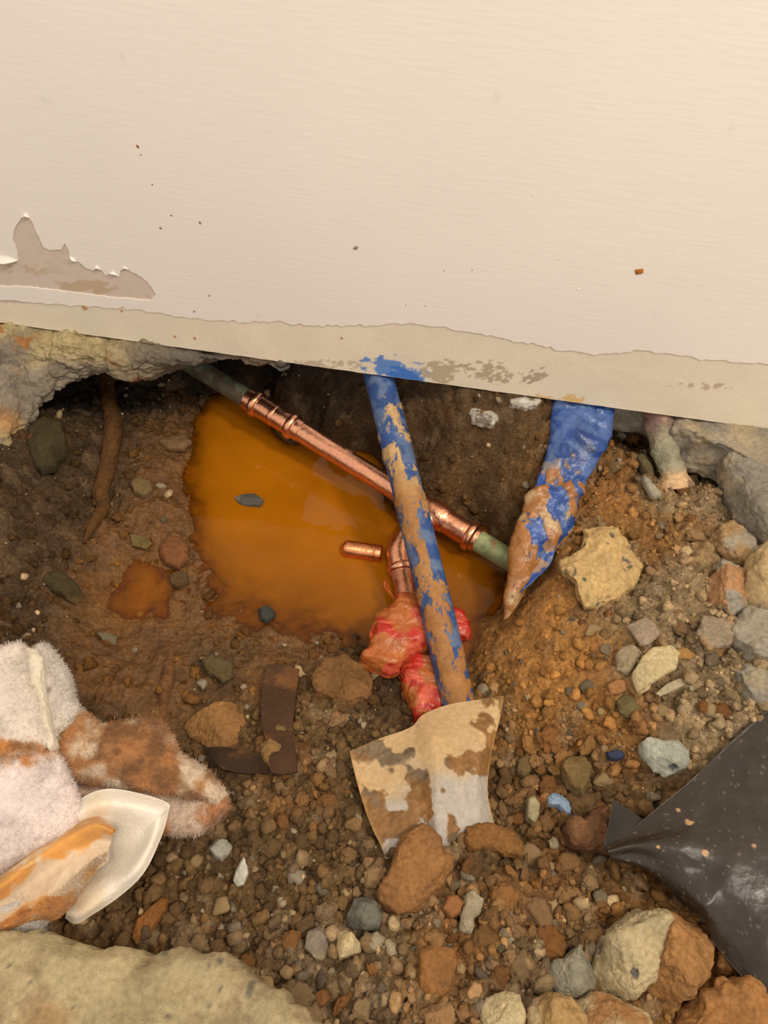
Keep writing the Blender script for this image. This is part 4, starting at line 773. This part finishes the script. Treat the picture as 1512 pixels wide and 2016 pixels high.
# ------------------------------------------------------------------ black plastic sheet
rows = [[(1188, 1668), (1236, 1640), (1285, 1598), (1350, 1545), (1430, 1470), (1516, 1392), (1640, 1280)],
        [(1190, 1672), (1244, 1652), (1300, 1635), (1370, 1610), (1445, 1580), (1530, 1540), (1660, 1480)],
        [(1196, 1676), (1250, 1664), (1310, 1662), (1380, 1668), (1450, 1680), (1540, 1692), (1660, 1700)],
        [(1200, 1684), (1258, 1682), (1318, 1702), (1385, 1725), (1450, 1752), (1540, 1790), (1660, 1800)],
        [(1204, 1692), (1268, 1708), (1325, 1752), (1382, 1782), (1430, 1820), (1530, 1880), (1660, 1900)],
        [(1212, 1694), (1278, 1718), (1335, 1775), (1385, 1810), (1412, 1868), (1500, 1960), (1640, 2060)]]
zz_ = [[-.052, -.050, -.046, -.040, -.034, -.026, -.02], [-.050, -.046, -.040, -.034, -.028, -.020, -.01], [-.047, -.040, -.032, -.026, -.022, -.016, -.01], [-.050, -.045, -.038, -.032, -.024, -.018, -.015], [-.054, -.050, -.050, -.034, -.036, -.022, -.02], [-.060, -.060, -.064, -.050, -.050, -.040, -.04]]
X_ = [[U(*rows[i][j], zz_[i][j]) for j in range(7)] for i in range(6)]
Gd = loft(X_, 130, 150); g_ = Gd.reshape(-1, 3)
Gd = (g_+np.c_[0*g_[:, 0], 0*g_[:, 0], .0022*ridge(g_@np.array([[1, .4, 0], [-.4, 1, 0], [0, 0, 1.0]]), 16, 3, 5)+.0002*fbm(g_, 60, 3, 6)]).reshape(130, 150, 3)
V, F, n = sheet(Gd, .0012)
c = vcol(V, (46, 38, 31), 1, .1, 40); c = mixc(c, vcol(V, (150, 136, 120), 1), sstep(.58, .66, fbm(V, 420, 2, 9))*.5); c = mixc(c, vcol(V, (196, 152, 104), 1), sstep(.70, .74, fbm(V, 120, 2, 19))*.9)
c = mixc(c, vcol(V, (92, 82, 72), 1), sstep(.1, .5, fbm(V*np.array([1, 3, 1]), 60, 4, 29))*.12)
bps = solid('black_plastic_sheet', V, F, fin(c), M_BLACK); tag(bps, 'black plastic sheet folded over the rubble at the right edge', 'plastic sheet')
X_ = [[U(1206, 1572, -.062), U(1236, 1592, -.058), U(1264, 1612, -.054), U(1284, 1622, -.050)], [U(1202, 1605, -.060), U(1228, 1618, -.054), U(1254, 1630, -.050), U(1276, 1634, -.046)], [U(1194, 1640, -.058), U(1215, 1648, -.052), U(1240, 1652, -.048), U(1262, 1652, -.044)], [U(1189, 1672, -.056), U(1205, 1678, -.052), U(1225, 1680, -.047), U(1244, 1676, -.044)]]
V, F, n = sheet(loft(X_, 40, 40), .001); solid('folded_corner', V, F, fin(vcol(V, (40, 36, 32), 1)), M_BLACK, bps)

# ------------------------------------------------------------------ cleaning cloth
rag = thing('cleaning_cloth', 'crumpled white terry cloth with rusty mud stains lying at the left', 'cloth', tuple(U(120, 1560, -.085)))
bpy.context.view_layer.update()
hairs = []
def fold(ol, z_, h_, base, stain, thr, seed, fur=1.0, e=.45, eh=.7, under=.9, grain=.0012, name='cloth_fold', mat=None, tilt=(0, 0), c0=None, wr=.0022, ext=None):
    V, F = blob(ol, z_, h_, 52, 200, e, eh, under, .006, tilt=tilt, c=c0)
    V = displace(V, F, wr*1.5*fbm(V, 26, 3, seed)+wr*.7*ridge(V, 45, 2, seed+9)+grain*ridge(V, 230, 2, seed+1)*.8)
    s_ = fbm(V, 34, 4, seed+2)+(ext(V) if ext else 0)
    c = mixc(vcol(V, base, seed+3, .05, 60), mixc(vcol(V, stain, seed+4, .12, 90), vcol(V, np.array(stain)*.8, seed+5, .1, 90), sstep(.0, .3, fbm(V, 60, 3, seed+6))), sstep(thr-.08, thr+.24, s_+.16*fbm(V, 190, 3, seed+30)))
    c = mixc(c, vcol(V, np.array(base)*.86, seed, .04), sstep(.1, .4, fbm(V, 40, 3, seed+12))*.5)
    solid(name, V, F, fin(c), mat or M_CLOTH, rag)
    if fur:
        N = normals_of(V, F); ctr = V.mean(0)
        if np.einsum('ij,ij->i', V-ctr, N).mean() < 0: N = -N
        k = rng.integers(0, len(V), int(15000*fur)); k = k[(N[k, 2] > -.3)]
        hairs.append((V[k]+rng.normal(size=(len(k), 3))*.0011, N[k], c[k]))
WHT = (226, 212, 198); TAN = (194, 132, 76)
fold([(-140, 1330), (-120, 1300), (-40, 1285), (0, 1284), (25, 1274), (50, 1276), (60, 1300), (72, 1360), (88, 1420), (98, 1462), (80, 1480), (30, 1484), (-30, 1490), (-140, 1490)], -.030, .010, WHT, TAN, .24, 301, 1.0, e=.25, eh=.5, under=2)
fold([(52, 1278), (74, 1282), (84, 1300), (88, 1350), (96, 1410), (108, 1462), (98, 1476), (84, 1440), (72, 1390), (62, 1330)], -.031, .008, (214, 204, 182), TAN, .6, 302, 0, e=.5, mat=M_HEM, under=3)
fold([(62, 1290), (82, 1273), (104, 1286), (124, 1312), (138, 1350), (146, 1380), (162, 1400), (150, 1430), (112, 1468), (84, 1450), (66, 1370)], -.044, .008, (214, 204, 192), (176, 140, 104), .42, 303, .6, e=.35, under=2)
fold([(-140, 1478), (0, 1486), (60, 1476), (104, 1470), (122, 1500), (138, 1530), (150, 1562), (162, 1592), (150, 1640), (90, 1668), (0, 1712), (-140, 1750)], -.041, .012, (232, 216, 208), TAN, .40, 304, 1.2, e=.28, eh=.5, under=2)
fold([(104, 1452), (126, 1415), (152, 1400), (180, 1420), (208, 1440), (246, 1428), (290, 1420), (318, 1428), (334, 1452), (352, 1492), (390, 1508), (425, 1532), (444, 1560), (430, 1582), (380, 1576), (310, 1560), (240, 1550), (180, 1545), (140, 1532), (118, 1490)], -.052, .016, (216, 194, 168), (176, 122, 72), -.16, 305, 1.6, e=.42, under=1.6, c0=(240, 1495), grain=.0016, ext=lambda V: sstep(-.34, -.42, V[:, 0])*.0+.04)
fold([(150, 1560), (220, 1560), (300, 1566), (370, 1582), (425, 1582), (448, 1572), (447, 1596), (420, 1620), (384, 1638), (330, 1638), (250, 1630), (170, 1600)], -.060, .010, (206, 180, 158), (180, 124, 82), .05, 306, 1.0, e=.42, under=1.5, grain=.0016)
# hemmed flap curling round the brown fold
rows = [[(150, 1590), (165, 1568), (210, 1553), (268, 1560), (329, 1580), (331, 1602), (316, 1652), (284, 1718), (235, 1765), (180, 1802), (150, 1818), (128, 1808)],
        [(152, 1606), (175, 1590), (214, 1582), (262, 1588), (306, 1602), (308, 1618), (298, 1654), (268, 1708), (225, 1750), (176, 1788), (150, 1802), (130, 1800)],
        [(156, 1640), (190, 1622), (218, 1615), (248, 1620), (272, 1636), (272, 1650), (266, 1672), (240, 1705), (204, 1738), (168, 1766), (148, 1784), (130, 1790)],
        [(130, 1690), (150, 1660), (170, 1645), (192, 1640), (206, 1655), (204, 1672), (198, 1690), (182, 1708), (160, 1730), (140, 1750), (128, 1766), (116, 1776)]]
zz_ = [-.042, -.034, -.048, -.062]
X_ = [[U(*p, zz_[i]+(.004*math.sin(j*.9))-(.012 if j > 7 and i < 2 else 0)) for j, p in enumerate(r)] for i, r in enumerate(rows)]
V, F, n = sheet(loft(X_, 50, 180), .003); V[:, 2] += .0010*fbm(V, 40, 3, 3)
solid('hemmed_flap', V, F, fin(mixc(vcol(V, (230, 220, 204), 1, .03, 40), vcol(V, (214, 180, 130), 2, .05), sstep(.1, .35, fbm(V, 24, 3, 4))*.35)), M_HEM, rag)
rows = [[(-60, 1760), (0, 1722), (60, 1672), (110, 1640), (150, 1615), (190, 1604), (220, 1620)],
        [(-60, 1785), (0, 1745), (60, 1698), (110, 1664), (150, 1638), (190, 1624), (224, 1638)],
        [(-50, 1815), (10, 1778), (66, 1735), (112, 1705), (150, 1678), (188, 1658), (220, 1656)],
        [(-40, 1830), (30, 1800), (84, 1768), (122, 1742), (156, 1712), (188, 1688), (214, 1676)],
        [(0, 1832), (60, 1806), (102, 1796), (132, 1772), (158, 1742), (184, 1714), (204, 1694)],
        [(20, 1834), (80, 1812), (112, 1810), (138, 1788), (154, 1764), (174, 1736), (194, 1712)]]
zz_ = [-.046, -.022, -.036, -.032, -.024, -.046]
X_ = [[U(*p, zz_[i]+.003*math.sin(j*1.3+i)) for j, p in enumerate(r)] for i, r in enumerate(rows)]
V, F, n = sheet(loft(X_, 90, 140), .004); V[:, 2] += .0016*ridge(V, 38, 3, 6)+.0006*fbm(V, 160, 2, 6)
u_ = np.tile(np.repeat(np.linspace(0, 1, 90), 140), 2)
st = sstep(-.12, .15, fbm(V, 42, 4, 12)+.35*np.cos((u_-.2)*2*np.pi/.62)*.6)
c = mixc(vcol(V, (212, 190, 162), 5, .06, 50), mixc(vcol(V, (204, 146, 78), 6, .12, 70), vcol(V, (156, 100, 48), 7, .1, 70), sstep(.05, .35, fbm(V, 30, 3, 14))), st)
solid('rolled_fold', V, F, fin(c), M_HEM, rag); k_ = rng.integers(0, len(V)//2, 14000); k_ = k_[u_[k_] > .62]; hairs.append((V[k_], np.tile([[0, -.1, 1.0]], (len(k_), 1)), c[k_]))
fold([(-140, 1700), (0, 1712), (40, 1740), (82, 1786), (92, 1812), (78, 1832), (20, 1846), (-140, 1850)], -.046, .008, (206, 200, 192), (190, 150, 110), .6, 309, .4, e=.35, under=1.5)
def build_hairs():
    P_ = np.concatenate([h[0] for h in hairs]); N_ = np.concatenate([h[1] for h in hairs]); C_ = np.concatenate([h[2] for h in hairs])
    n = len(P_); d = N_+rng.normal(size=(n, 3))*.55; d /= np.linalg.norm(d, axis=1)[:, None]; s = np.cross(d, rng.normal(size=(n, 3))); s /= np.linalg.norm(s, axis=1)[:, None]
    ln = rng.uniform(.0014, .0042, n)[:, None]; w_ = .00022; s2 = np.cross(d, s)
    V = np.stack([P_-d*.0005+s*w_, P_-d*.0005-s*w_*.5+s2*w_*.87, P_-d*.0005-s*w_*.5-s2*w_*.87, P_+d*ln], 1).reshape(-1, 3)
    i = np.arange(n)*4; F = np.concatenate([np.stack([i, i+1, i+3], 1), np.stack([i+1, i+2, i+3], 1), np.stack([i+2, i, i+3], 1)])
    o = solid('terry_pile', V, F, srgb(np.clip(np.repeat(C_*1.03, 4, 0), 0, 255)), M_CLOTH, rag, smooth=False); o['kind'] = 'stuff'
build_hairs()

# ------------------------------------------------------------------ crinkled clear plastic behind, under the wall
for ol, z_, lab in (([(920, 768), (950, 772), (985, 790), (992, 815), (968, 838), (930, 832), (916, 800)], -.030, 'crumpled cloudy plastic scrap pressed in the soil under the wall'), ([(1002, 782), (1030, 786), (1062, 790), (1066, 798), (1030, 804), (1004, 796)], -.012, 'thin crinkled plastic strip hanging at the wall edge left of the blue sleeve'), ([(1012, 822), (1030, 812), (1046, 820), (1044, 838), (1026, 842)], -.034, 'small glassy grey pebble below the crinkled plastic strip')):
    V, F = blob(ol, z_, .008, 40, 120, .5, .7, 1, .003); V2 = displace(V, F, .003*ridge(V, 80, 3, 7)); tag(solid('plastic_scrap' if 'plastic' in lab.split(' scrap')[0] or 'strip' in lab[:24] else 'stone', V2, F, fin(mixc(vcol(V, (116, 104, 88), 1, .2), vcol(V, (172, 164, 150), 2, .1), sstep(.1, .4, ridge(V, 90, 3, 9)))), M_FILM), lab, 'plastic scrap' if 'plastic' in lab[:24] else 'stone')

# ------------------------------------------------------------------ bits stuck on the wall
def wallspeck(px, py, a, b, ang, col, lab, grp=None, seed=0):
    V, F = rock_verts(3, 900+seed, 5, .2, (a, .0011+a*.25, b)); ca, sa = math.cos(ang), math.sin(ang)
    V = np.c_[V[:, 0]*ca-V[:, 2]*sa, V[:, 1], V[:, 0]*sa+V[:, 2]*ca]; o = solid('mud_speck', V+W(px, py), F, fin(vcol(V, col, seed, .1, 200)), M_ROCK); tag(o, lab, 'speck', grp)
wallspeck(1258, 533, .0052, .0034, .25, (196, 122, 60), 'orange crumb stuck high on the right of the wall')
wallspeck(167, 605, .0032, .0022, -.6, (198, 138, 86), 'oval tan crumb on the beige band at the left of the wall', seed=1)
wallspeck(272, 288, .0017, .0026, .4, (176, 108, 72), 'rusty chip, uppermost of the specks on the left of the wall', seed=2)
for i, (x, y, s_) in enumerate([(278, 304, .0011), (301, 362, .0013), (338, 423, .0013), (317, 448, .0018)]):
    wallspeck(x, y, s_, s_*.9, i, (150, 104, 66), ['tiny dark speck directly under the rusty chip on the wall', 'lone tiny brown speck on the wall midway below the rusty chip', 'tiny brown speck on the wall, upper right of a pair', 'round brown speck on the wall, lower left of a pair'][i], 'mud specks on the left of the wall', 3+i)
for i, (x, y, s_) in enumerate([(240, 611, .0014), (375, 542, .0009), (344, 662, .0016), (384, 665, .0018), (673, 665, .0013)]):
    wallspeck(x, y, s_, s_*.8, i*.7, (186, 128, 84), ['tiny brown speck right of the oval tan crumb on the wall', 'tiny dark speck on the wall right of the peeled patch', 'tiny rusty speck on the beige band, left of a close pair', 'tiny reddish speck on the beige band, right of a close pair', 'tiny ochre speck on the beige band left of the blue paint smudge'][i], 'mud specks low on the wall', 8+i)
for i, (x, y, s_) in enumerate([(1138, 568, .0018), (1100, 508, .0014), (1090, 606, .0013), (1254, 434, .0014), (1050, 381, .0018), (1222, 432, .0012)]):
    wallspeck(x, y, s_, s_*.6, .4, (240, 234, 224), ['white paint nib lower left of the orange crumb, largest of the low ones', 'tiny white paint nib between the high nib and the low ones', 'lowest white paint nib on the wall, nearest the beige band', 'white paint nib directly above the orange crumb', 'highest and leftmost white paint nib on the wall', 'faint white paint nib just left of the one above the orange crumb'][i], 'white paint nibs on the wall', 20+i)
for i, (x, y, s_) in enumerate([(395, 438, .003), (700, 488, .0034), (875, 532, .0014), (930, 530, .0014), (838, 601, .0014), (800, 600, .0014), (412, 580, .0022), (383, 612, .002)]):
    wallspeck(x, y, s_, s_*.7, .9, (168, 160, 148), ['round grey dent on the wall right of the brown speck pair', 'slanted grey scuff on the middle of the wall', 'small grey dot on the wall, left of a level pair', 'small grey dot on the wall, right of a level pair', 'small grey dot just above the beige band, right of a pair', 'small grey dot just above the beige band, left of a pair', 'grey scuff on the wall above the band right of the peeled patch', 'low grey scuff on the wall touching the beige band at left'][i], 'grey scuffs on the wall', 30+i)

# ------------------------------------------------------------------ rubble: the 300 largest loose bits one by one, the fine crumbs as one mass
PAL3 = {'brown': [(122, 92, 58), (112, 82, 50), (132, 102, 66), (118, 92, 62)], 'orange': [(140, 98, 56), (132, 90, 50)], 'grey': [(120, 106, 84), (134, 120, 96), (106, 92, 74), (142, 132, 110)], 'beige': [(160, 134, 94), (150, 124, 88)]}
meshes = [[], []]
for i in range(14):
    clodlike = i % 2
    V, F = rock_verts(4 if clodlike else 3, 400+i, 4 if clodlike else 10, .42 if clodlike else .20, (1, rng.uniform(.68, .95), rng.uniform(.5, .75)))
    if clodlike: V = V*(1+.09*ridge(V, 5.5, 3, i)[:, None]+.05*fbm(V, 14, 2, i)[:, None])
    meshes[clodlike].append(mesh_np('pebble_shape', V, F))
for l_ in meshes:
    for m_ in l_: m_.materials.append(M_STONE)
zones = [ # x0, y0, x1, y1, count, size px min/max, colour weights (brown, orange, grey, beige), place words
    (330, 1620, 740, 1880, 56, 9, 24, (.74, .06, .12, .08), 'on the slope between the cloth and the big clay clod'),
    (540, 1480, 740, 1620, 24, 8, 20, (.80, .06, .09, .05), 'left of the translucent sheet'),
    (470, 1880, 940, 2010, 44, 10, 30, (.62, .16, .14, .08), 'along the bottom edge right of the front concrete'),
    (890, 1690, 1190, 1940, 58, 10, 32, (.52, .28, .13, .07), 'in the rubble between the big clay clod and the large pale rock'),
    (975, 1440, 1190, 1640, 40, 9, 26, (.60, .20, .14, .06), 'in the rubble around the light blue chip'),
    (1120, 1200, 1440, 1450, 34, 8, 22, (.34, .22, .20, .24), 'on the right slope above the black plastic'),
    (1180, 860, 1420, 1060, 18, 8, 18, (.5, .25, .15, .10), 'around the foot of the crusted pipe'),
    (600, 1270, 800, 1440, 14, 10, 24, (.82, .12, .03, .03), 'below the red wrap'),
    (120, 880, 380, 1290, 12, 8, 16, (.85, .1, .05, 0), 'on the wet left bank')]
taken = []  # filled below with the singled-out stones too
KEEP = [(1180, 1115, 75), (1308, 1492, 45), (1101, 1584, 26), (1211, 1488, 18), (715, 1800, 34), (625, 1857, 32), (688, 1858, 30), (434, 1675, 24), (475, 1715, 26), (820, 1710, 75), (965, 1658, 50), (425, 1440, 55), (1290, 1320, 42), (1236, 1300, 26), (1265, 1245, 28), (1238, 1392, 22), (1132, 1530, 36), (1030, 1512, 20), (1048, 1596, 24), (1155, 1640, 48), (300, 1815, 22), (862, 1920, 50), (1240, 1880, 75), (1335, 1880, 75), (1115, 1915, 48), (1095, 2005, 50), (1200, 1995, 60), (990, 2005, 42), (892, 1788, 20), (928, 1795, 26), (540, 1495, 24), (550, 1400, 40), (462, 1498, 45), (670, 1345, 50), (343, 1088, 26), (352, 1140, 18), (270, 1165, 55), (1328, 930, 35), (310, 875, 24), (280, 960, 20), (1280, 960, 22), (1268, 920, 18), (1218, 1352, 20), (526, 1212, 20), (1395, 940, 22)]
taken += [(a, b, c*.8) for a, b, c in KEEP]
solids_px = [(1180, 1395, 1600, 1960)]
def blocked(px, py, r):
    if px > 1190 and py > 1400 and py > 1668-(px-1190)*.86 and py < 1700+(px-1200)*.75: return True
    if 690 < px < 985 and 1375 < py < 1680 and py > 1478-(px-688)*.36 and px > 690+(py-1480)*.33 and px < 990-(py-1370)*.05: return True
    if px < 450 and 1270 < py < 1640 or (px < 330 and py < 1830): return py > 1270
    if 225 > px: return py > 1270
    return False
cnt = 0; PEB = []
for (x0, y0, x1, y1, n, s0_, s1_, wts, words) in zones:
    k = 0; tries = 0
    while k < n and tries < n*30:
        tries += 1; px, py = rng.uniform(x0, x1), rng.uniform(y0, y1); s_ = s0_+(s1_-s0_)*rng.uniform()**1.8
        if blocked(px, py, s_) or any((px-a)**2+(py-b)**2 < (.85*(s_+c_))**2 for a, b, c_ in taken): continue
        taken.append((px, py, s_)); g = G(px, py); dist = np.linalg.norm(g-CAMP); r = s_*dist/FPX
        cn = ('brown', 'orange', 'grey', 'beige')[rng.choice(4, p=np.array(wts)/sum(wts))]; cl = 1 if cn in ('brown', 'orange') and rng.uniform() < .9 else 0
        nm = 'soil_clod' if cl else 'stone'
        o = bpy.data.objects.new(nm, meshes[cl][rng.integers(len(meshes[cl]))]); COL.objects.link(o)
        r *= 1 if cl else .82
        o.location = (g[0], g[1], ghc(g[0], g[1])+r*.12); o.scale = (r, r, r); o.rotation_euler = (rng.uniform(-.5, .5), rng.uniform(-.5, .5), rng.uniform(0, 6.28))
        loc_c = bil(gcol.reshape(XX.shape+(3,)), g[:1], g[1:2], GX0, GY0, RES)[0]; pc = np.array(PAL3[cn][rng.integers(len(PAL3[cn]))], float)
        if cn == 'brown': pc = loc_c*1.08 if loc_c[0] < 150 else pc*.5+loc_c*.5
        o.color = (*srgb(np.clip(pc*rng.uniform(.88, 1.12), 0, 255)), 1)
        PEB.append((o, px, py, s_, cl, cn, words)); k += 1; cnt += 1
LM = [('big smooth clay clod', 815, 1710), ('light blue chip', 1101, 1584), ('dark grey wedge stone', 715, 1800), ('left cream flint', 625, 1857), ('right cream flint', 688, 1858), ('pale grey stone by the cloth', 434, 1675), ('slim white chip', 475, 1715),
      ('flat orange clay patch', 862, 1920), ('large pale rock', 1240, 1880), ('blue-grey peaked stone', 1115, 1915), ('cream rock with the notch', 990, 2010), ('pitted grey stone', 1308, 1492), ('navy pebble', 1211, 1488), ('brown angular rock', 1132, 1530), ('oval brown pebble', 1030, 1512),
      ('upright grey-beige pebble', 1048, 1596), ('tall reddish clod', 1155, 1640), ('largest pale flat stone', 1290, 1320), ('mauve-grey flat stone', 1265, 1245), ('olive-brown stone', 1238, 1392), ('yellowish concrete lump', 1180, 1115), ('foot of the crusted pipe', 1328, 960),
      ('upright brown strap', 550, 1400), ('flat brown strap', 462, 1498), ('rounded orange clay clod', 425, 1440), ('right end of the cloth', 435, 1590), ('thin orange clay smear', 300, 1815), ('front concrete edge', 520, 1945), ('front concrete crest', 400, 1880), ('translucent sheet left corner', 690, 1480),
      ('translucent sheet bottom corner', 760, 1690), ('translucent sheet right corner', 990, 1375), ('ragged orange clod', 965, 1658), ('broad brown clay lump', 670, 1345), ('round mud ball', 343, 1090), ('root tip', 168, 1070), ('small muddy puddle', 270, 1165), ('black plastic tip', 1200, 1680),
      ('orange oval stone', 892, 1788), ('grey knobbly stone', 930, 1795), ('tip of the blue sleeve', 1005, 1200), ('orange-topped bottom rock', 1095, 2005), ('wet left bank edge', 120, 960), ('red wrap tail', 830, 1360), ('lowest concrete lump', 1410, 1250)]
fam = {}
for t in PEB:
    o, px, py, s_, cl, cn, words = t
    l = min(LM, key=lambda m: (m[1]-px)**2+(m[2]-py)**2); dx, dy = px-l[1], py-l[2]
    side_ = ('right of' if dx > 0 else 'left of') if abs(dx) > abs(dy) else ('below' if dy > 0 else 'above')
    fam.setdefault((cl, cn, side_, l[0]), []).append((dx*dx+dy*dy, t))
ORD = ['nearest', 'second nearest', 'third nearest', 'fourth nearest', 'fifth nearest', 'sixth nearest', 'seventh nearest', 'eighth nearest', 'ninth nearest', 'tenth nearest', 'eleventh nearest', 'twelfth nearest']
for (cl, cn, side_, l), lst in fam.items():
    lst.sort(key=lambda a: a[0])
    for i_, (_, (o, px, py, s_, _c, _n, words)) in enumerate(lst):
        size_ = 'tiny' if s_ < 10.5 else 'small' if s_ < 15 else 'fist-like'
        size_ = {'fist-like': 'large'}.get(size_, size_)
        pre = '' if len(lst) == 1 else ', %s' % ORD[min(i_, 11)]
        tag(o, '%s %s %s %s the %s%s' % (size_, cn, 'soil clod' if cl else 'loose stone', side_, l, pre), 'clod' if cl else 'stone', '%s %s' % ('soil clods' if cl else 'loose stones', words))
print('individual rubble', cnt)
KW = [(lambda g: (g[0], g[1], .85*c*np.linalg.norm(g-CAMP)/FPX))(G(a, b)) for a, b, c in KEEP if c < 60]
def crumbs(n, sub, r0, r1, name, dens, seed):
    """a mass of crumbs lying on the ground"""
    r_ = np.random.default_rng(seed); pts = []
    while len(pts) < n:
        m = n*2; x = r_.uniform(GX0+.05, GX1-.05, m); y = r_.uniform(GY0+.02, .10, m)
        j = (bil(bl, x, y, GX0, GY0, .006)*(1-bil(bwt, x, y, GX0, GY0, .006)*.88))
        hz = gh(x, y); ok = (r_.uniform(size=m) < dens(x, y)*j) & (hz > ZW-.001)
        if sub > 1:                              # leave the singled-out stones lying free
            for w0, w1, wr in KW: ok &= (x-w0)**2+(y-w1)**2 > wr*wr
        pts += list(zip(x[ok], y[ok], hz[ok]))
    P = np.array(pts[:n]); bV, bF = ico(sub); rr = r0+(r1-r0)*r_.uniform(size=n)**2.5
    gcx = bil(gcol.reshape(XX.shape+(3,)), P[:, 0], P[:, 1], GX0, GY0, RES)
    shape = [rock_verts(sub, 700+i, 6, .42, (1, .8, .68))[0] for i in range(10)]
    V = np.empty((n, len(bV), 3))
    for i in range(10):
        idx = np.arange(i, n, 10); a = r_.uniform(0, 6.28, len(idx)); b = r_.uniform(-.9, .9, len(idx)); S = shape[i]
        X = S[None, :, 0]*np.cos(a)[:, None]-S[None, :, 1]*np.sin(a)[:, None]; Y = S[None, :, 0]*np.sin(a)[:, None]+S[None, :, 1]*np.cos(a)[:, None]; Z = np.broadcast_to(S[None, :, 2], X.shape)
        X2 = X*np.cos(b)[:, None]-Z*np.sin(b)[:, None]; Z2 = X*np.sin(b)[:, None]+Z*np.cos(b)[:, None]
        V[idx] = np.stack([X2, Y, Z2], 2)*rr[idx][:, None, None]+P[idx][:, None, :]+np.array([0, 0, 1])*(rr[idx]*.25)[:, None, None]
    tone = r_.uniform(.80, 1.26, n)[:, None]; cc = gcx*tone
    pick = r_.uniform(size=n); cc[pick < .07] = np.array([130, 118, 96])*tone[pick < .07]; cc[(pick > .10) & (pick < .125)] = np.array([170, 146, 108])*tone[(pick > .10) & (pick < .125)]
    F = (bF[None]+(np.arange(n)*len(bV))[:, None, None]).reshape(-1, 3)
    o = obj(name, mesh_np(name, V.reshape(-1, 3), F, srgb(np.clip(np.repeat(cc, len(bV), 0), 0, 255)), smooth=sub > 1), M_CRUMB)
    return tag(o, kind='stuff', cat='soil')
dn = lambda x, y: .35+.65*sstep(-.15, -.3, y)
tag(crumbs(4600, 2, .0030, .0082, 'soil_crumbs', dn, 5), 'coarse brown crumbs of soil strewn over the whole dug ground')
tag(crumbs(16000, 1, .0010, .0032, 'fine_soil_crumbs', lambda x, y: 1.0+0*x, 6), 'fine brown grit and soil grains between the larger clods')
